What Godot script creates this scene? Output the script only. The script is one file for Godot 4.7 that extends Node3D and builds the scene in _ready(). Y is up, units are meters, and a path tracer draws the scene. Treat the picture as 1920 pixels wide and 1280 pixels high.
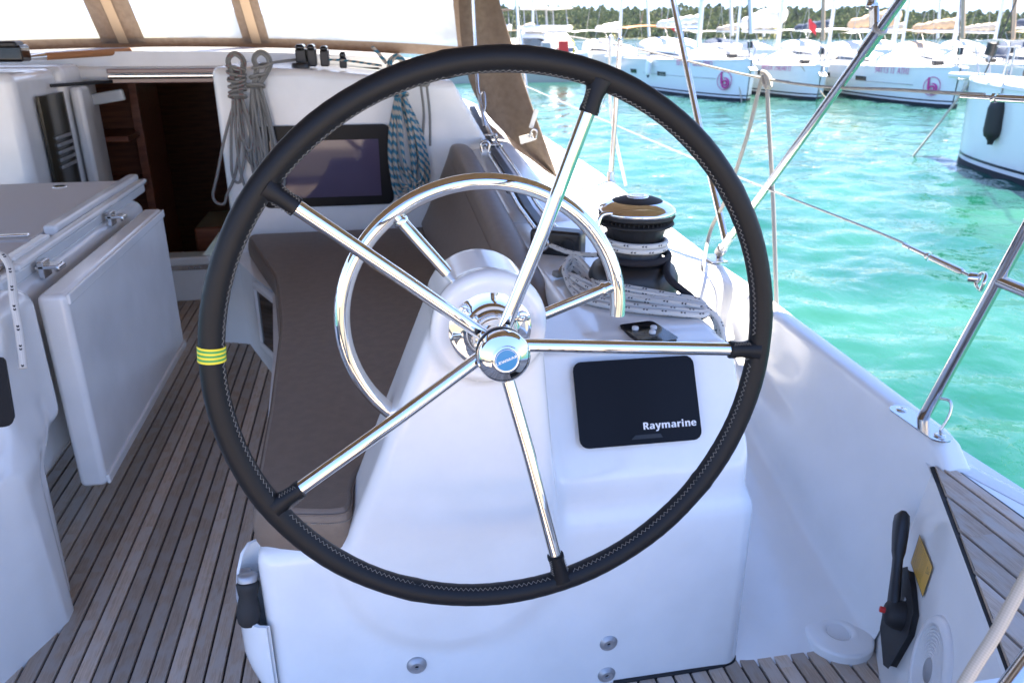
extends Node3D
# A yacht's starboard helm in a marina. Boat axes: -z forward, x starboard, y up from the cockpit sole, metres.

const WATER := -0.85
var M := {}
var rng := RandomNumberGenerator.new()
var names := {}

# ---------------------------------------------------------------- mesh buffer
class Buf:
	var v := PackedVector3Array()
	var n := PackedVector3Array()
	var t := PackedVector2Array()
	var i := PackedInt32Array()
	func pt(p: Vector3, nn := Vector3.ZERO, uv := Vector2.ZERO) -> int:
		v.append(p); n.append(nn); t.append(uv)
		return v.size() - 1
	func tri(a: int, b: int, c: int) -> void:
		i.append(a); i.append(b); i.append(c)
	func quad(a: int, b: int, c: int, d: int) -> void:
		tri(a, b, c); tri(a, c, d)
	func flat(ps: Array) -> void:          # a flat polygon fan
		var ids := []
		for p in ps:
			ids.append(pt(p))
		for k in range(1, ps.size() - 1):
			tri(ids[0], ids[k], ids[k + 1])
	func grid(rows: Array, cu := false, cv := false, us := 1.0, vs := 1.0) -> void:
		var nr := rows.size()
		var nc: int = rows[0].size()
		var base := v.size()
		for r in nr:
			for c in nc:
				pt(rows[r][c], Vector3.ZERO, Vector2(us * c / maxf(1, nc - 1), vs * r / maxf(1, nr - 1)))
		for r in (nr if cv else nr - 1):
			for c in (nc if cu else nc - 1):
				var r2 := (r + 1) % nr
				var c2 := (c + 1) % nc
				quad(base + r * nc + c, base + r * nc + c2, base + r2 * nc + c2, base + r2 * nc + c)
	func tube(ps: Array, rad, sides := 10, cap := true, vper := 1.0, closed := false) -> void:
		var m := ps.size()
		var tang := []
		for k in m:
			var a: Vector3 = ps[(k - 1 + m) % m] if closed else ps[maxi(k - 1, 0)]
			var b: Vector3 = ps[(k + 1) % m] if closed else ps[mini(k + 1, m - 1)]
			tang.append((b - a).normalized())
		var up: Vector3 = Vector3.UP if absf(tang[0].y) < 0.9 else Vector3.RIGHT
		var x: Vector3 = tang[0].cross(up).normalized()
		var base := v.size()
		var length := 0.0
		var cnt := m + (1 if closed else 0)
		for kk in cnt:
			var k := kk % m
			if kk > 0:
				var pd: Vector3 = ps[k] - ps[(kk - 1) % m]
				length += pd.length()
				x = (x - tang[k] * x.dot(tang[k])).normalized()
			var y: Vector3 = tang[k].cross(x)
			var rr: float = rad[k] if rad is Array else rad
			for s in sides + 1:
				var an := TAU * s / sides
				var d: Vector3 = x * cos(an) + y * sin(an)
				pt(ps[k] + d * rr, d, Vector2(float(s) / sides, length / vper))
		var w := sides + 1
		for k in cnt - 1:
			for s in sides:
				quad(base + k * w + s, base + (k + 1) * w + s, base + (k + 1) * w + s + 1, base + k * w + s + 1)
		if cap and not closed:
			for e in 2:
				var k: int = 0 if e == 0 else m - 1
				var nn: Vector3 = tang[k] * (-1.0 if e == 0 else 1.0)
				var rr: float = rad[k] if rad is Array else rad
				var c := pt(ps[k] + nn * rr * 0.15, nn)
				var ids := []
				for s in sides:
					ids.append(pt(v[base + k * w + s], (n[base + k * w + s] * 0.4 + nn).normalized()))
				for s in sides:
					if e == 0:
						tri(c, ids[s], ids[(s + 1) % sides])
					else:
						tri(c, ids[(s + 1) % sides], ids[s])
	func lathe(prof: Array, xf: Transform3D, seg := 36) -> void:   # (radius, height) along xf.basis.y; a repeated point is a sharp edge
		var base := v.size()
		var m := prof.size()
		for k in m:
			for s in seg:
				var an := TAU * s / seg
				pt(xf * Vector3(cos(an) * prof[k].x, prof[k].y, sin(an) * prof[k].x), Vector3.ZERO, Vector2(float(s) / seg, float(k) / m))
		for k in m - 1:
			if prof[k].is_equal_approx(prof[k + 1]):
				continue
			for s in seg:
				var s2 := (s + 1) % seg
				quad(base + k * seg + s, base + k * seg + s2, base + (k + 1) * seg + s2, base + (k + 1) * seg + s)
	func box(xf: Transform3D, size: Vector3, r := 0.01, k := 3) -> void:   # a rounded box about xf's origin
		r = minf(r, minf(size.x, minf(size.y, size.z)) * 0.499)
		var h := size * 0.5 - Vector3.ONE * r
		var lat := []
		for q in 2:
			for s in k + 1:
				lat.append([-PI / 2 + (q + float(s) / k) * PI / 2, -1.0 if q == 0 else 1.0])
		var lon := []
		for q in 4:
			for s in k + 1:
				lon.append([(q + float(s) / k) * PI / 2, 1.0 if q == 0 or q == 3 else -1.0, 1.0 if q < 2 else -1.0])
		var base := v.size()
		for a in lat:
			for b in lon:
				var d := Vector3(cos(a[0]) * cos(b[0]), sin(a[0]), cos(a[0]) * sin(b[0]))
				pt(xf * (Vector3(h.x * b[1], h.y * a[1], h.z * b[2]) + d * r), (xf.basis * d).normalized())
		var w := lon.size()
		for a in lat.size() - 1:
			for b in w:
				var b2 := (b + 1) % w
				quad(base + a * w + b, base + a * w + b2, base + (a + 1) * w + b2, base + (a + 1) * w + b)
		for e in 2:
			var st: int = base + (0 if e == 0 else (lat.size() - 1) * w)
			var q := [st, st + k + 1, st + 2 * (k + 1), st + 3 * (k + 1)]
			if e == 0:
				quad(q[0], q[3], q[2], q[1])
			else:
				quad(q[0], q[1], q[2], q[3])
	func prism(poly: PackedVector2Array, xf: Transform3D, depth: float, bev := 0.0, k := 3) -> void:   # extrudes along xf's z, far edge rounded
		if not Geometry2D.is_polygon_clockwise(poly):
			poly = poly.duplicate(); poly.reverse()
		var m := poly.size()
		var rings := [[0.0, 0.0, 0.0], [0.0, depth - bev, 0.0]]
		if bev > 0.0:
			for s in range(1, k + 1):
				var an := PI / 2 * s / k
				rings.append([bev * (1 - cos(an)), depth - bev + bev * sin(an), an])
		var base := v.size()
		var caps := []
		for q in rings.size():
			for c in m:
				var p0: Vector2 = poly[(c - 1 + m) % m]
				var p1: Vector2 = poly[c]
				var p2: Vector2 = poly[(c + 1) % m]
				var n1 := (p1 - p0).orthogonal().normalized()
				var n2 := (p2 - p1).orthogonal().normalized()
				var mm := (n1 + n2).normalized()
				var off: float = rings[q][0] / maxf(0.35, mm.dot(n1))
				var p := p1 + mm * off * (-1.0 if true else 1.0)
				pt(xf * Vector3(p.x, p.y, rings[q][1]))
		for q in rings.size() - 1:
			for c in m:
				var c2 := (c + 1) % m
				quad(base + q * m + c, base + q * m + c2, base + (q + 1) * m + c2, base + (q + 1) * m + c)
		var fl := PackedVector2Array()
		var lastring := rings.size() - 1
		for c in m:
			var lp := xf.affine_inverse() * v[base + lastring * m + c]
			fl.append(Vector2(lp.x, lp.y))
		var tr := Geometry2D.triangulate_polygon(fl)
		var ids := []
		var ids0 := []
		for c in m:
			ids.append(pt(v[base + lastring * m + c]))
			ids0.append(pt(v[base + c]))
		for c in range(0, tr.size(), 3):
			var ar := (fl[tr[c + 1]] - fl[tr[c]]).cross(fl[tr[c + 2]] - fl[tr[c]])
			var o: Array = [tr[c], tr[c + 1], tr[c + 2]] if ar < 0 else [tr[c], tr[c + 2], tr[c + 1]]
			tri(ids[o[0]], ids[o[1]], ids[o[2]])
			tri(ids0[o[0]], ids0[o[2]], ids0[o[1]])
	func harden() -> void:                 # every face its own corners: crisp edges
		var nv := PackedVector3Array()
		var nt := PackedVector2Array()
		for k in i:
			nv.append(v[k]); nt.append(t[k])
		v = nv; t = nt
		n.resize(v.size()); n.fill(Vector3.ZERO)
		for k in i.size():
			i[k] = k
	func low() -> Vector3:                 # middle of the underside
		var a := v[0]
		var b := v[0]
		for p in v:
			a = a.min(p); b = b.max(p)
		return Vector3((a.x + b.x) / 2, a.y, (a.z + b.z) / 2)
	func mesh(origin := Vector3.ZERO) -> ArrayMesh:
		var acc := PackedVector3Array()
		acc.resize(v.size())
		for k in range(0, i.size(), 3):
			var a := v[i[k]]
			var f := (v[i[k + 2]] - a).cross(v[i[k + 1]] - a)
			for e in 3:
				acc[i[k + e]] += f
		for k in v.size():
			n[k] = n[k] if n[k] != Vector3.ZERO else (acc[k].normalized() if acc[k].length_squared() > 0 else Vector3.UP)
		var arr := []
		arr.resize(Mesh.ARRAY_MAX)
		if origin != Vector3.ZERO:
			for k in v.size():
				v[k] -= origin
		arr[Mesh.ARRAY_VERTEX] = v
		arr[Mesh.ARRAY_NORMAL] = n
		arr[Mesh.ARRAY_TEX_UV] = t
		arr[Mesh.ARRAY_INDEX] = i
		var out := ArrayMesh.new()
		out.add_surface_from_arrays(Mesh.PRIMITIVE_TRIANGLES, arr)
		return out

# ---------------------------------------------------------------- nodes
func numbered(called: String) -> String:
	var c: int = names.get(called, 0)
	names[called] = c + 1
	return called if c == 0 else "%s_%03d" % [called, c]

func tag(o: Node, label: String, category: String, group := "", kind := "") -> Node:
	if label: o.set_meta("label", label)
	if category: o.set_meta("category", category)
	if group: o.set_meta("group", group)
	if kind: o.set_meta("kind", kind)
	return o

func thing(called: String, label: String, category: String, at: Vector3, group := "") -> Node3D:
	var o := Node3D.new()
	o.name = numbered(called)
	add_child(o)
	o.position = at
	tag(o, label, category, group)
	return o

func part(called: String, b: Buf, mat: Material, parent: Node3D, label := "") -> MeshInstance3D:   # shapes are given in boat axes
	var o := MeshInstance3D.new()
	o.name = called
	var top := parent
	while top.get_parent() != self:
		top = top.get_parent()
	o.mesh = b.mesh(top.position)
	o.set_surface_override_material(0, mat)
	parent.add_child(o, true)
	if label: o.set_meta("label", label)
	return o

func solo(called: String, b: Buf, mat: Material, label: String, category: String, group := "") -> MeshInstance3D:
	var o := MeshInstance3D.new()
	o.name = numbered(called)
	var at := b.low()
	o.mesh = b.mesh(at)
	o.set_surface_override_material(0, mat)
	add_child(o)
	o.position = at
	tag(o, label, category, group)
	return o

func struct(called: String, b: Buf, mat: Material, label := "") -> MeshInstance3D:
	var o := MeshInstance3D.new()
	o.name = numbered(called)
	o.mesh = b.mesh()
	o.set_surface_override_material(0, mat)
	add_child(o)
	o.set_meta("kind", "structure")
	if label: o.set_meta("label", label)
	return o

func text(called: String, s: String, height: float, xf: Transform3D, mat: Material, parent: Node3D, bold := true, wide := 1.0) -> MeshInstance3D:
	var tm := TextMesh.new()
	var f := SystemFont.new()
	f.font_names = PackedStringArray(["Droid Sans"])
	f.font_weight = 700 if bold else 400
	tm.font = f
	tm.font_size = 48
	tm.text = s
	tm.pixel_size = height / 34.0
	tm.depth = 0.0015
	tm.curve_step = 2.0
	var o := MeshInstance3D.new()
	o.name = called
	o.mesh = tm
	tm.material = mat
	parent.add_child(o, true)
	var top := parent
	while top.get_parent() != self:
		top = top.get_parent()
	o.transform = Transform3D(xf.basis * Basis.from_scale(Vector3(wide, 1, 1)), xf.origin - top.position)
	return o

# ---------------------------------------------------------------- shape helpers
func V(x: float, y: float, z: float) -> Vector3:
	return Vector3(x, y, z)

func at(p: Vector3) -> Transform3D:
	return Transform3D(Basis(), p)

func aim(p: Vector3, axis: Vector3) -> Transform3D:      # basis.y along axis
	var y := axis.normalized()
	var x := (Vector3.RIGHT if absf(y.x) < 0.9 else Vector3.UP)
	var z := x.cross(y).normalized()
	x = y.cross(z).normalized()
	return Transform3D(Basis(x, y, z), p)

func face(p: Vector3, nrm: Vector3, right: Vector3) -> Transform3D:   # basis.z out of a face, basis.x along right
	var z := nrm.normalized()
	var x := (right - z * right.dot(z)).normalized()
	return Transform3D(Basis(x, z.cross(x), z), p)

func spline(ps: Array, per := 8, closed := false) -> Array:
	var out := []
	var m := ps.size()
	for k in (m if closed else m - 1):
		var a: Vector3 = ps[(k - 1 + m) % m] if closed or k > 0 else ps[0]
		var b: Vector3 = ps[k]
		var c: Vector3 = ps[(k + 1) % m]
		var d: Vector3 = ps[(k + 2) % m] if closed or k + 2 < m else ps[m - 1]
		for s in per:
			out.append(b.cubic_interpolate(c, a, d, float(s) / per))
	if not closed:
		out.append(ps[m - 1])
	return out

func chaikin(ps: Array, times := 2) -> Array:
	for k in times:
		var o := [ps[0]]
		for j in ps.size() - 1:
			o.append(ps[j].lerp(ps[j + 1], 0.25))
			o.append(ps[j].lerp(ps[j + 1], 0.75))
		o.append(ps[-1])
		ps = o
	return ps

func ramp(x: float, xs: Array, ys: Array) -> float:
	if x <= xs[0]: return ys[0]
	for k in xs.size() - 1:
		if x <= xs[k + 1]:
			return lerpf(ys[k], ys[k + 1], (x - xs[k]) / (xs[k + 1] - xs[k]))
	return ys[-1]

func tubed(ps: Array, r, sides := 12, vper := 1.0) -> Buf:
	var b := Buf.new()
	b.tube(ps, r, sides, true, vper)
	return b

func boxed(c: Vector3, s: Vector3, r := 0.01, basis := Basis()) -> Buf:
	var b := Buf.new()
	b.box(Transform3D(basis, c), s, r)
	return b

func turned(prof: Array, xf: Transform3D, seg := 36) -> Buf:
	var b := Buf.new()
	b.lathe(prof, xf, seg)
	return b

func smin(a: float, b: float, k: float) -> float:
	var h := maxf(k - absf(a - b), 0.0) / k
	return minf(a, b) - h * h * k * 0.25

func sbox(p: Vector3, lo: Vector3, hi: Vector3, r: float) -> float:
	var q := (p - (lo + hi) * 0.5).abs() - (hi - lo) * 0.5 + Vector3.ONE * r
	return q.max(Vector3.ZERO).length() + minf(maxf(q.x, maxf(q.y, q.z)), 0.0) - r

func nets(f: Callable, lo: Vector3, hi: Vector3, cell: float) -> Buf:   # surface nets of a distance field
	var nx := int((hi.x - lo.x) / cell) + 1
	var ny := int((hi.y - lo.y) / cell) + 1
	var nz := int((hi.z - lo.z) / cell) + 1
	var val := PackedFloat32Array()
	val.resize(nx * ny * nz); val.fill(1e9)
	var bl := 5
	var reach := cell * bl * 0.87 * 1.3
	for bz in range(0, nz, bl):
		for by in range(0, ny, bl):
			for bx in range(0, nx, bl):
				var c := lo + Vector3(bx + bl * 0.5, by + bl * 0.5, bz + bl * 0.5) * cell
				var d: float = f.call(c)
				if absf(d) > reach:
					for z in range(bz, mini(bz + bl + 1, nz)):
						for y in range(by, mini(by + bl + 1, ny)):
							for x in range(bx, mini(bx + bl + 1, nx)):
								var id := x + nx * (y + ny * z)
								if val[id] > 1e8: val[id] = 1e7 * signf(d)
					continue
				for z in range(bz, mini(bz + bl + 1, nz)):
					for y in range(by, mini(by + bl + 1, ny)):
						for x in range(bx, mini(bx + bl + 1, nx)):
							var id := x + nx * (y + ny * z)
							if absf(val[id]) > 1e6:
								val[id] = f.call(lo + Vector3(x, y, z) * cell)
	var b := Buf.new()
	var ids := {}
	var offs := [0, 1, nx, nx + 1, nx * ny, nx * ny + 1, nx * ny + nx, nx * ny + nx + 1]
	var pos := [V(0, 0, 0), V(1, 0, 0), V(0, 1, 0), V(1, 1, 0), V(0, 0, 1), V(1, 0, 1), V(0, 1, 1), V(1, 1, 1)]
	var edges := [[0, 1], [2, 3], [4, 5], [6, 7], [0, 2], [1, 3], [4, 6], [5, 7], [0, 4], [1, 5], [2, 6], [3, 7]]
	var e := cell * 0.35
	for z in nz - 1:
		for y in ny - 1:
			for x in nx - 1:
				var id := x + nx * (y + ny * z)
				var neg := 0
				var big := false
				for k in 8:
					var q: float = val[id + offs[k]]
					if q < 0: neg += 1
					if absf(q) > 1e6: big = true
				if neg == 0 or neg == 8 or big: continue
				var s := Vector3.ZERO
				var c := 0
				for ed in edges:
					var a: float = val[id + offs[ed[0]]]
					var d: float = val[id + offs[ed[1]]]
					if (a < 0) != (d < 0):
						s += pos[ed[0]].lerp(pos[ed[1]], a / (a - d))
						c += 1
				var p := lo + (Vector3(x, y, z) + s / c) * cell
				var d0: float = f.call(p)
				var g := Vector3(f.call(p + V(e, 0, 0)) - f.call(p - V(e, 0, 0)), f.call(p + V(0, e, 0)) - f.call(p - V(0, e, 0)), f.call(p + V(0, 0, e)) - f.call(p - V(0, 0, e))).normalized()
				p -= g * clampf(d0, -cell * 0.5, cell * 0.5)
				ids[id] = b.pt(p, g)
	var sx := [1, nx, nx * ny]
	for id in ids:
		for ax in 3:
			var u: int = sx[(ax + 1) % 3]
			var w: int = sx[(ax + 2) % 3]
			var a: float = val[id]
			var d: float = val[id + sx[ax]]
			if (a < 0) == (d < 0): continue
			if not (ids.has(id - u) and ids.has(id - w) and ids.has(id - u - w)): continue
			if a < 0:
				b.quad(ids[id], ids[id - w], ids[id - u - w], ids[id - u])
			else:
				b.quad(ids[id], ids[id - u], ids[id - u - w], ids[id - w])
	return b

# ---------------------------------------------------------------- materials
func lin(r: float, g: float, b: float) -> Color:
	return Color(r, g, b).linear_to_srgb()

func mat(called: String, c: Color, rough := 0.5, metal := 0.0) -> StandardMaterial3D:
	var m := StandardMaterial3D.new()
	m.albedo_color = c
	m.roughness = rough
	m.metallic = metal
	m.resource_name = called
	M[called] = m
	return m

func noise_tex(freq: float, kind: int, size := 512, normal := false, bump := 4.0, ramp_from := Color.BLACK, ramp_to := Color.WHITE, oct := 4, sd := 1) -> NoiseTexture2D:
	var nz := FastNoiseLite.new()
	nz.noise_type = kind
	nz.frequency = freq
	nz.fractal_octaves = oct
	nz.seed = sd
	var t := NoiseTexture2D.new()
	t.width = size; t.height = size
	t.seamless = true
	t.noise = nz
	t.as_normal_map = normal
	t.bump_strength = bump
	if not normal:
		var g := Gradient.new()
		g.set_color(0, ramp_from); g.set_color(1, ramp_to)
		t.color_ramp = g
	return t

func tri_map(m: StandardMaterial3D, scale: Vector3) -> StandardMaterial3D:
	m.uv1_triplanar = true
	m.uv1_world_triplanar = true
	m.uv1_scale = scale
	return m

func rope_image(base: Color, fleck: Color, mode: int) -> ImageTexture:
	var w := 48
	var h := 96
	var im := Image.create(w, h, false, Image.FORMAT_RGB8)
	for y in h:
		for x in w:
			var u := float(x) / w
			var v := float(y) / h
			var c := base
			var br := sin((u * 6 + v * 8) * TAU) * sin((u * 6 - v * 8) * TAU)
			var k := 1.0 + 0.07 * br
			if mode == 1:      # small paired flecks
				for q in 3:
					var du := absf(fposmod(u - q / 3.0 - 0.12, 1.0) - 0.5)
					var vv := fposmod(v - 0.31 * q, 1.0)
					if du > 0.445 and (absf(vv - 0.25 - (du - 0.5) * 0.9) < 0.045 or absf(vv - 0.42 - (du - 0.5) * 0.9) < 0.045):
						c = fleck
			elif mode == 2:    # broad chequered bands
				if fposmod(v + u, 1.0) < 0.5:
					c = fleck
			im.set_pixel(x, y, Color(c.r * k, c.g * k, c.b * k))
	return ImageTexture.create_from_image(im)

func materials() -> void:
	var gel := tri_map(mat("gelcoat", Color.WHITE, 0.22), V(0.9, 0.9, 0.9))
	gel.albedo_texture = noise_tex(0.02, FastNoiseLite.TYPE_SIMPLEX, 256, false, 1.0, lin(0.76, 0.76, 0.745), lin(0.82, 0.82, 0.81), 5)
	gel.roughness_texture = noise_tex(0.03, FastNoiseLite.TYPE_SIMPLEX, 256, false, 1.0, Color(0.75, 0.75, 0.75), Color(1, 1, 1), 5, 7)
	gel.clearcoat_enabled = true
	gel.clearcoat = 0.3
	gel.clearcoat_roughness = 0.08
	var ns := tri_map(mat("nonskid", lin(0.6, 0.585, 0.57), 0.7), V(14, 14, 14))
	ns.normal_enabled = true
	ns.normal_texture = noise_tex(0.12, FastNoiseLite.TYPE_CELLULAR, 256, true, 5.0)
	ns.normal_scale = 0.5
	mat("hull", lin(0.66, 0.67, 0.67), 0.18)
	mat("hull_stripe", lin(0.012, 0.016, 0.025), 0.25)
	mat("antifoul", lin(0.01, 0.013, 0.02), 0.7)
	mat("boat_window", lin(0.01, 0.012, 0.014), 0.06)
	mat("chrome", Color(0.93, 0.92, 0.9), 0.035, 1.0)
	var st := tri_map(mat("stainless", Color(0.78, 0.77, 0.76), 0.16, 1.0), V(5, 5, 5))
	st.roughness_texture = noise_tex(0.03, FastNoiseLite.TYPE_SIMPLEX, 256, false, 1.0, Color(0.5, 0.5, 0.5), Color(1, 1, 1), 4, 3)
	st.roughness = 0.22
	var le := tri_map(mat("leather", lin(0.011, 0.0115, 0.013), 0.42), V(22, 22, 22))
	le.metallic_specular = 0.3
	le.normal_enabled = true
	le.normal_texture = noise_tex(0.09, FastNoiseLite.TYPE_CELLULAR, 512, true, 6.0)
	le.normal_scale = 0.35
	le.roughness_texture = noise_tex(0.01, FastNoiseLite.TYPE_SIMPLEX, 256, false, 1.0, Color(0.8, 0.8, 0.8), Color(1, 1, 1), 4, 9)
	mat("thread", lin(0.24, 0.23, 0.21), 0.8)
	var vi := tri_map(mat("vinyl", Color.WHITE, 0.5), V(3, 3, 3))
	vi.albedo_texture = noise_tex(0.012, FastNoiseLite.TYPE_SIMPLEX, 512, false, 1.0, lin(0.155, 0.115, 0.086), lin(0.19, 0.143, 0.108), 5, 21)
	vi.normal_enabled = true
	vi.normal_texture = noise_tex(0.16, FastNoiseLite.TYPE_CELLULAR, 512, true, 4.0)
	vi.normal_scale = 0.16
	var cv := tri_map(mat("canvas", Color.WHITE, 0.9), V(2, 2, 2))
	cv.albedo_texture = noise_tex(0.02, FastNoiseLite.TYPE_SIMPLEX, 512, false, 1.0, lin(0.135, 0.1, 0.075), lin(0.185, 0.145, 0.112), 5, 5)
	cv.backlight_enabled = true
	cv.backlight = lin(0.1, 0.065, 0.04)
	cv.normal_enabled = true
	cv.normal_texture = noise_tex(0.02, FastNoiseLite.TYPE_SIMPLEX, 512, true, 6.0, Color.BLACK, Color.WHITE, 3, 31)
	cv.normal_scale = 0.35
	var cl := mat("clear_vinyl", Color(0.95, 0.97, 1.0, 0.5), 0.12)
	cl.transparency = BaseMaterial3D.TRANSPARENCY_ALPHA
	cl.backlight_enabled = true
	cl.backlight = lin(0.16, 0.165, 0.18)
	cl.albedo_texture = noise_tex(0.009, FastNoiseLite.TYPE_SIMPLEX, 256, false, 1.0, lin(0.55, 0.6, 0.7), lin(0.95, 0.95, 0.95), 4, 17)
	tri_map(cl, V(1.3, 1.3, 1.3))
	cl.normal_enabled = true
	cl.normal_texture = noise_tex(0.01, FastNoiseLite.TYPE_SIMPLEX, 256, true, 8.0, Color.BLACK, Color.WHITE, 4, 41)
	cl.normal_scale = 0.4
	mat("black_plastic", lin(0.012, 0.012, 0.013), 0.4)
	mat("black_rubber", lin(0.014, 0.014, 0.015), 0.65)
	mat("caulk", lin(0.009, 0.009, 0.01), 0.6)
	mat("display_cover", lin(0.005, 0.0055, 0.008), 0.4).metallic_specular = 0.28
	mat("gloss_black", lin(0.006, 0.006, 0.007), 0.07)
	mat("window_frame", lin(0.006, 0.006, 0.008), 0.3).metallic_specular = 0.3
	mat("tinted_acrylic", lin(0.075, 0.055, 0.095), 0.05)
	mat("smoked_acrylic", lin(0.04, 0.037, 0.026), 0.12)
	mat("mauve_acrylic", lin(0.22, 0.13, 0.13), 0.12)
	mat("white_plastic", lin(0.72, 0.72, 0.72), 0.4)
	mat("white_print", lin(0.8, 0.8, 0.82), 0.5)
	mat("blue_print", lin(0.02, 0.21, 0.42), 0.35)
	mat("red_plastic", lin(0.55, 0.025, 0.02), 0.4)
	mat("pink_print", lin(0.5, 0.03, 0.22), 0.5)
	mat("pale_pink_print", lin(0.5, 0.14, 0.3), 0.5)
	mat("yellow_tape", lin(0.72, 0.6, 0.03), 0.45)
	mat("green_tape", lin(0.05, 0.3, 0.06), 0.45)
	mat("grey_metal", lin(0.4, 0.4, 0.41), 0.4, 0.6)
	var wd := tri_map(mat("cabin_wood", Color.WHITE, 0.35), V(0.6, 6, 6))
	wd.albedo_texture = noise_tex(0.02, FastNoiseLite.TYPE_SIMPLEX, 256, false, 1.0, lin(0.16, 0.045, 0.02), lin(0.3, 0.1, 0.045), 5, 15)
	# weathered teak, four tones, grain along z
	var gi := Image.create(256, 512, false, Image.FORMAT_RGB8)
	var gn := FastNoiseLite.new()
	gn.seed = 3
	gn.frequency = 0.05
	gn.fractal_octaves = 4
	for y in 512:
		for x in 256:
			var a := 0.0
			for q in 2:
				var fx := float(x) / 256
				var fy := float(y) / 512
				a = gn.get_noise_3d(cos(fx * TAU) * 200, sin(fx * TAU) * 200, fy * 40.0 if q == 0 else fy * 40.0)
			var fine := gn.get_noise_2d(x * 14.0, y * 0.7 + 900)
			var blot := gn.get_noise_2d(x * 0.35 + 300, y * 0.35)
			var k := clampf(0.5 + 0.5 * a + 0.55 * fine, 0.0, 1.0)
			var c := Color(0.36, 0.26, 0.185).lerp(Color(0.66, 0.51, 0.385), k)
			c = c.lerp(Color(0.54, 0.46, 0.39), clampf(0.35 + blot * 1.4, 0.0, 0.8))
			gi.set_pixel(x, y, c.linear_to_srgb())
	var gt := ImageTexture.create_from_image(gi)
	gi = gi.duplicate()
	gi.bump_map_to_normal_map(2.0)
	var gnt := ImageTexture.create_from_image(gi)
	for q in 5:
		var tk := tri_map(mat("teak_%d" % q, lin(0.9, 0.9, 0.9) * [1.0, 0.9, 1.07, 0.97, 0.84][q], 0.75), V(4.3, 4.3, 1.1))
		tk.albedo_color.a = 1.0
		tk.albedo_texture = gt
		tk.uv1_offset = V(0.37 * q, 0.11 * q, 0.23 * q)
		tk.normal_enabled = true
		tk.normal_texture = gnt
		tk.normal_scale = 0.5
	var ropes := {"rope_white": [lin(0.62, 0.61, 0.58), lin(0.02, 0.02, 0.025), 1], "rope_grey_red": [lin(0.2, 0.195, 0.18), lin(0.24, 0.05, 0.04), 1], "rope_grey": [lin(0.22, 0.215, 0.2), lin(0.2, 0.2, 0.19), 0], "rope_blue": [lin(0.42, 0.37, 0.31), lin(0.035, 0.16, 0.24), 2], "rope_black": [lin(0.012, 0.011, 0.016), lin(0.012, 0.011, 0.016), 0], "rope_beige": [lin(0.46, 0.39, 0.3), lin(0.4, 0.34, 0.26), 0], "rope_lifeline": [lin(0.34, 0.325, 0.3), lin(0.3, 0.29, 0.27), 0]}
	for k in ropes:
		var rm := mat(k, Color.WHITE, 0.85)
		rm.albedo_texture = rope_image(ropes[k][0].srgb_to_linear().linear_to_srgb(), ropes[k][1], ropes[k][2])
	# far things
	mat("deck_white", lin(0.62, 0.61, 0.59), 0.5)
	mat("sail_cover", lin(0.42, 0.36, 0.3), 0.9)
	mat("cream_canvas", lin(0.4, 0.29, 0.19), 0.9)
	mat("white_canvas", lin(0.6, 0.58, 0.55), 0.9)
	mat("orange_canvas", lin(0.42, 0.19, 0.08), 0.9)
	mat("taupe_canvas", lin(0.17, 0.13, 0.1), 0.9)
	mat("blue_canvas", lin(0.05, 0.17, 0.35), 0.9)
	mat("navy_canvas", lin(0.03, 0.045, 0.08), 0.9)
	mat("alloy", lin(0.6, 0.61, 0.63), 0.35, 0.5)
	mat("wire", lin(0.4, 0.4, 0.4), 0.4, 0.5)
	mat("fender_white", lin(0.75, 0.75, 0.74), 0.4)
	mat("flag_red", lin(0.55, 0.04, 0.05), 0.8)
	mat("flag_blue", lin(0.05, 0.1, 0.5), 0.8)
	mat("concrete", lin(0.33, 0.31, 0.28), 0.9)
	var pv := tri_map(mat("paving", Color.WHITE, 0.9), V(0.3, 0.3, 0.3))
	pv.albedo_texture = noise_tex(0.03, FastNoiseLite.TYPE_SIMPLEX, 256, false, 1.0, lin(0.5, 0.42, 0.33), lin(0.6, 0.51, 0.41), 5, 6)
	mat("grey_box", lin(0.3, 0.3, 0.3), 0.5)
	mat("orange_line", lin(0.6, 0.16, 0.05), 0.8)
	mat("teal_line", lin(0.03, 0.25, 0.28), 0.8)

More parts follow.
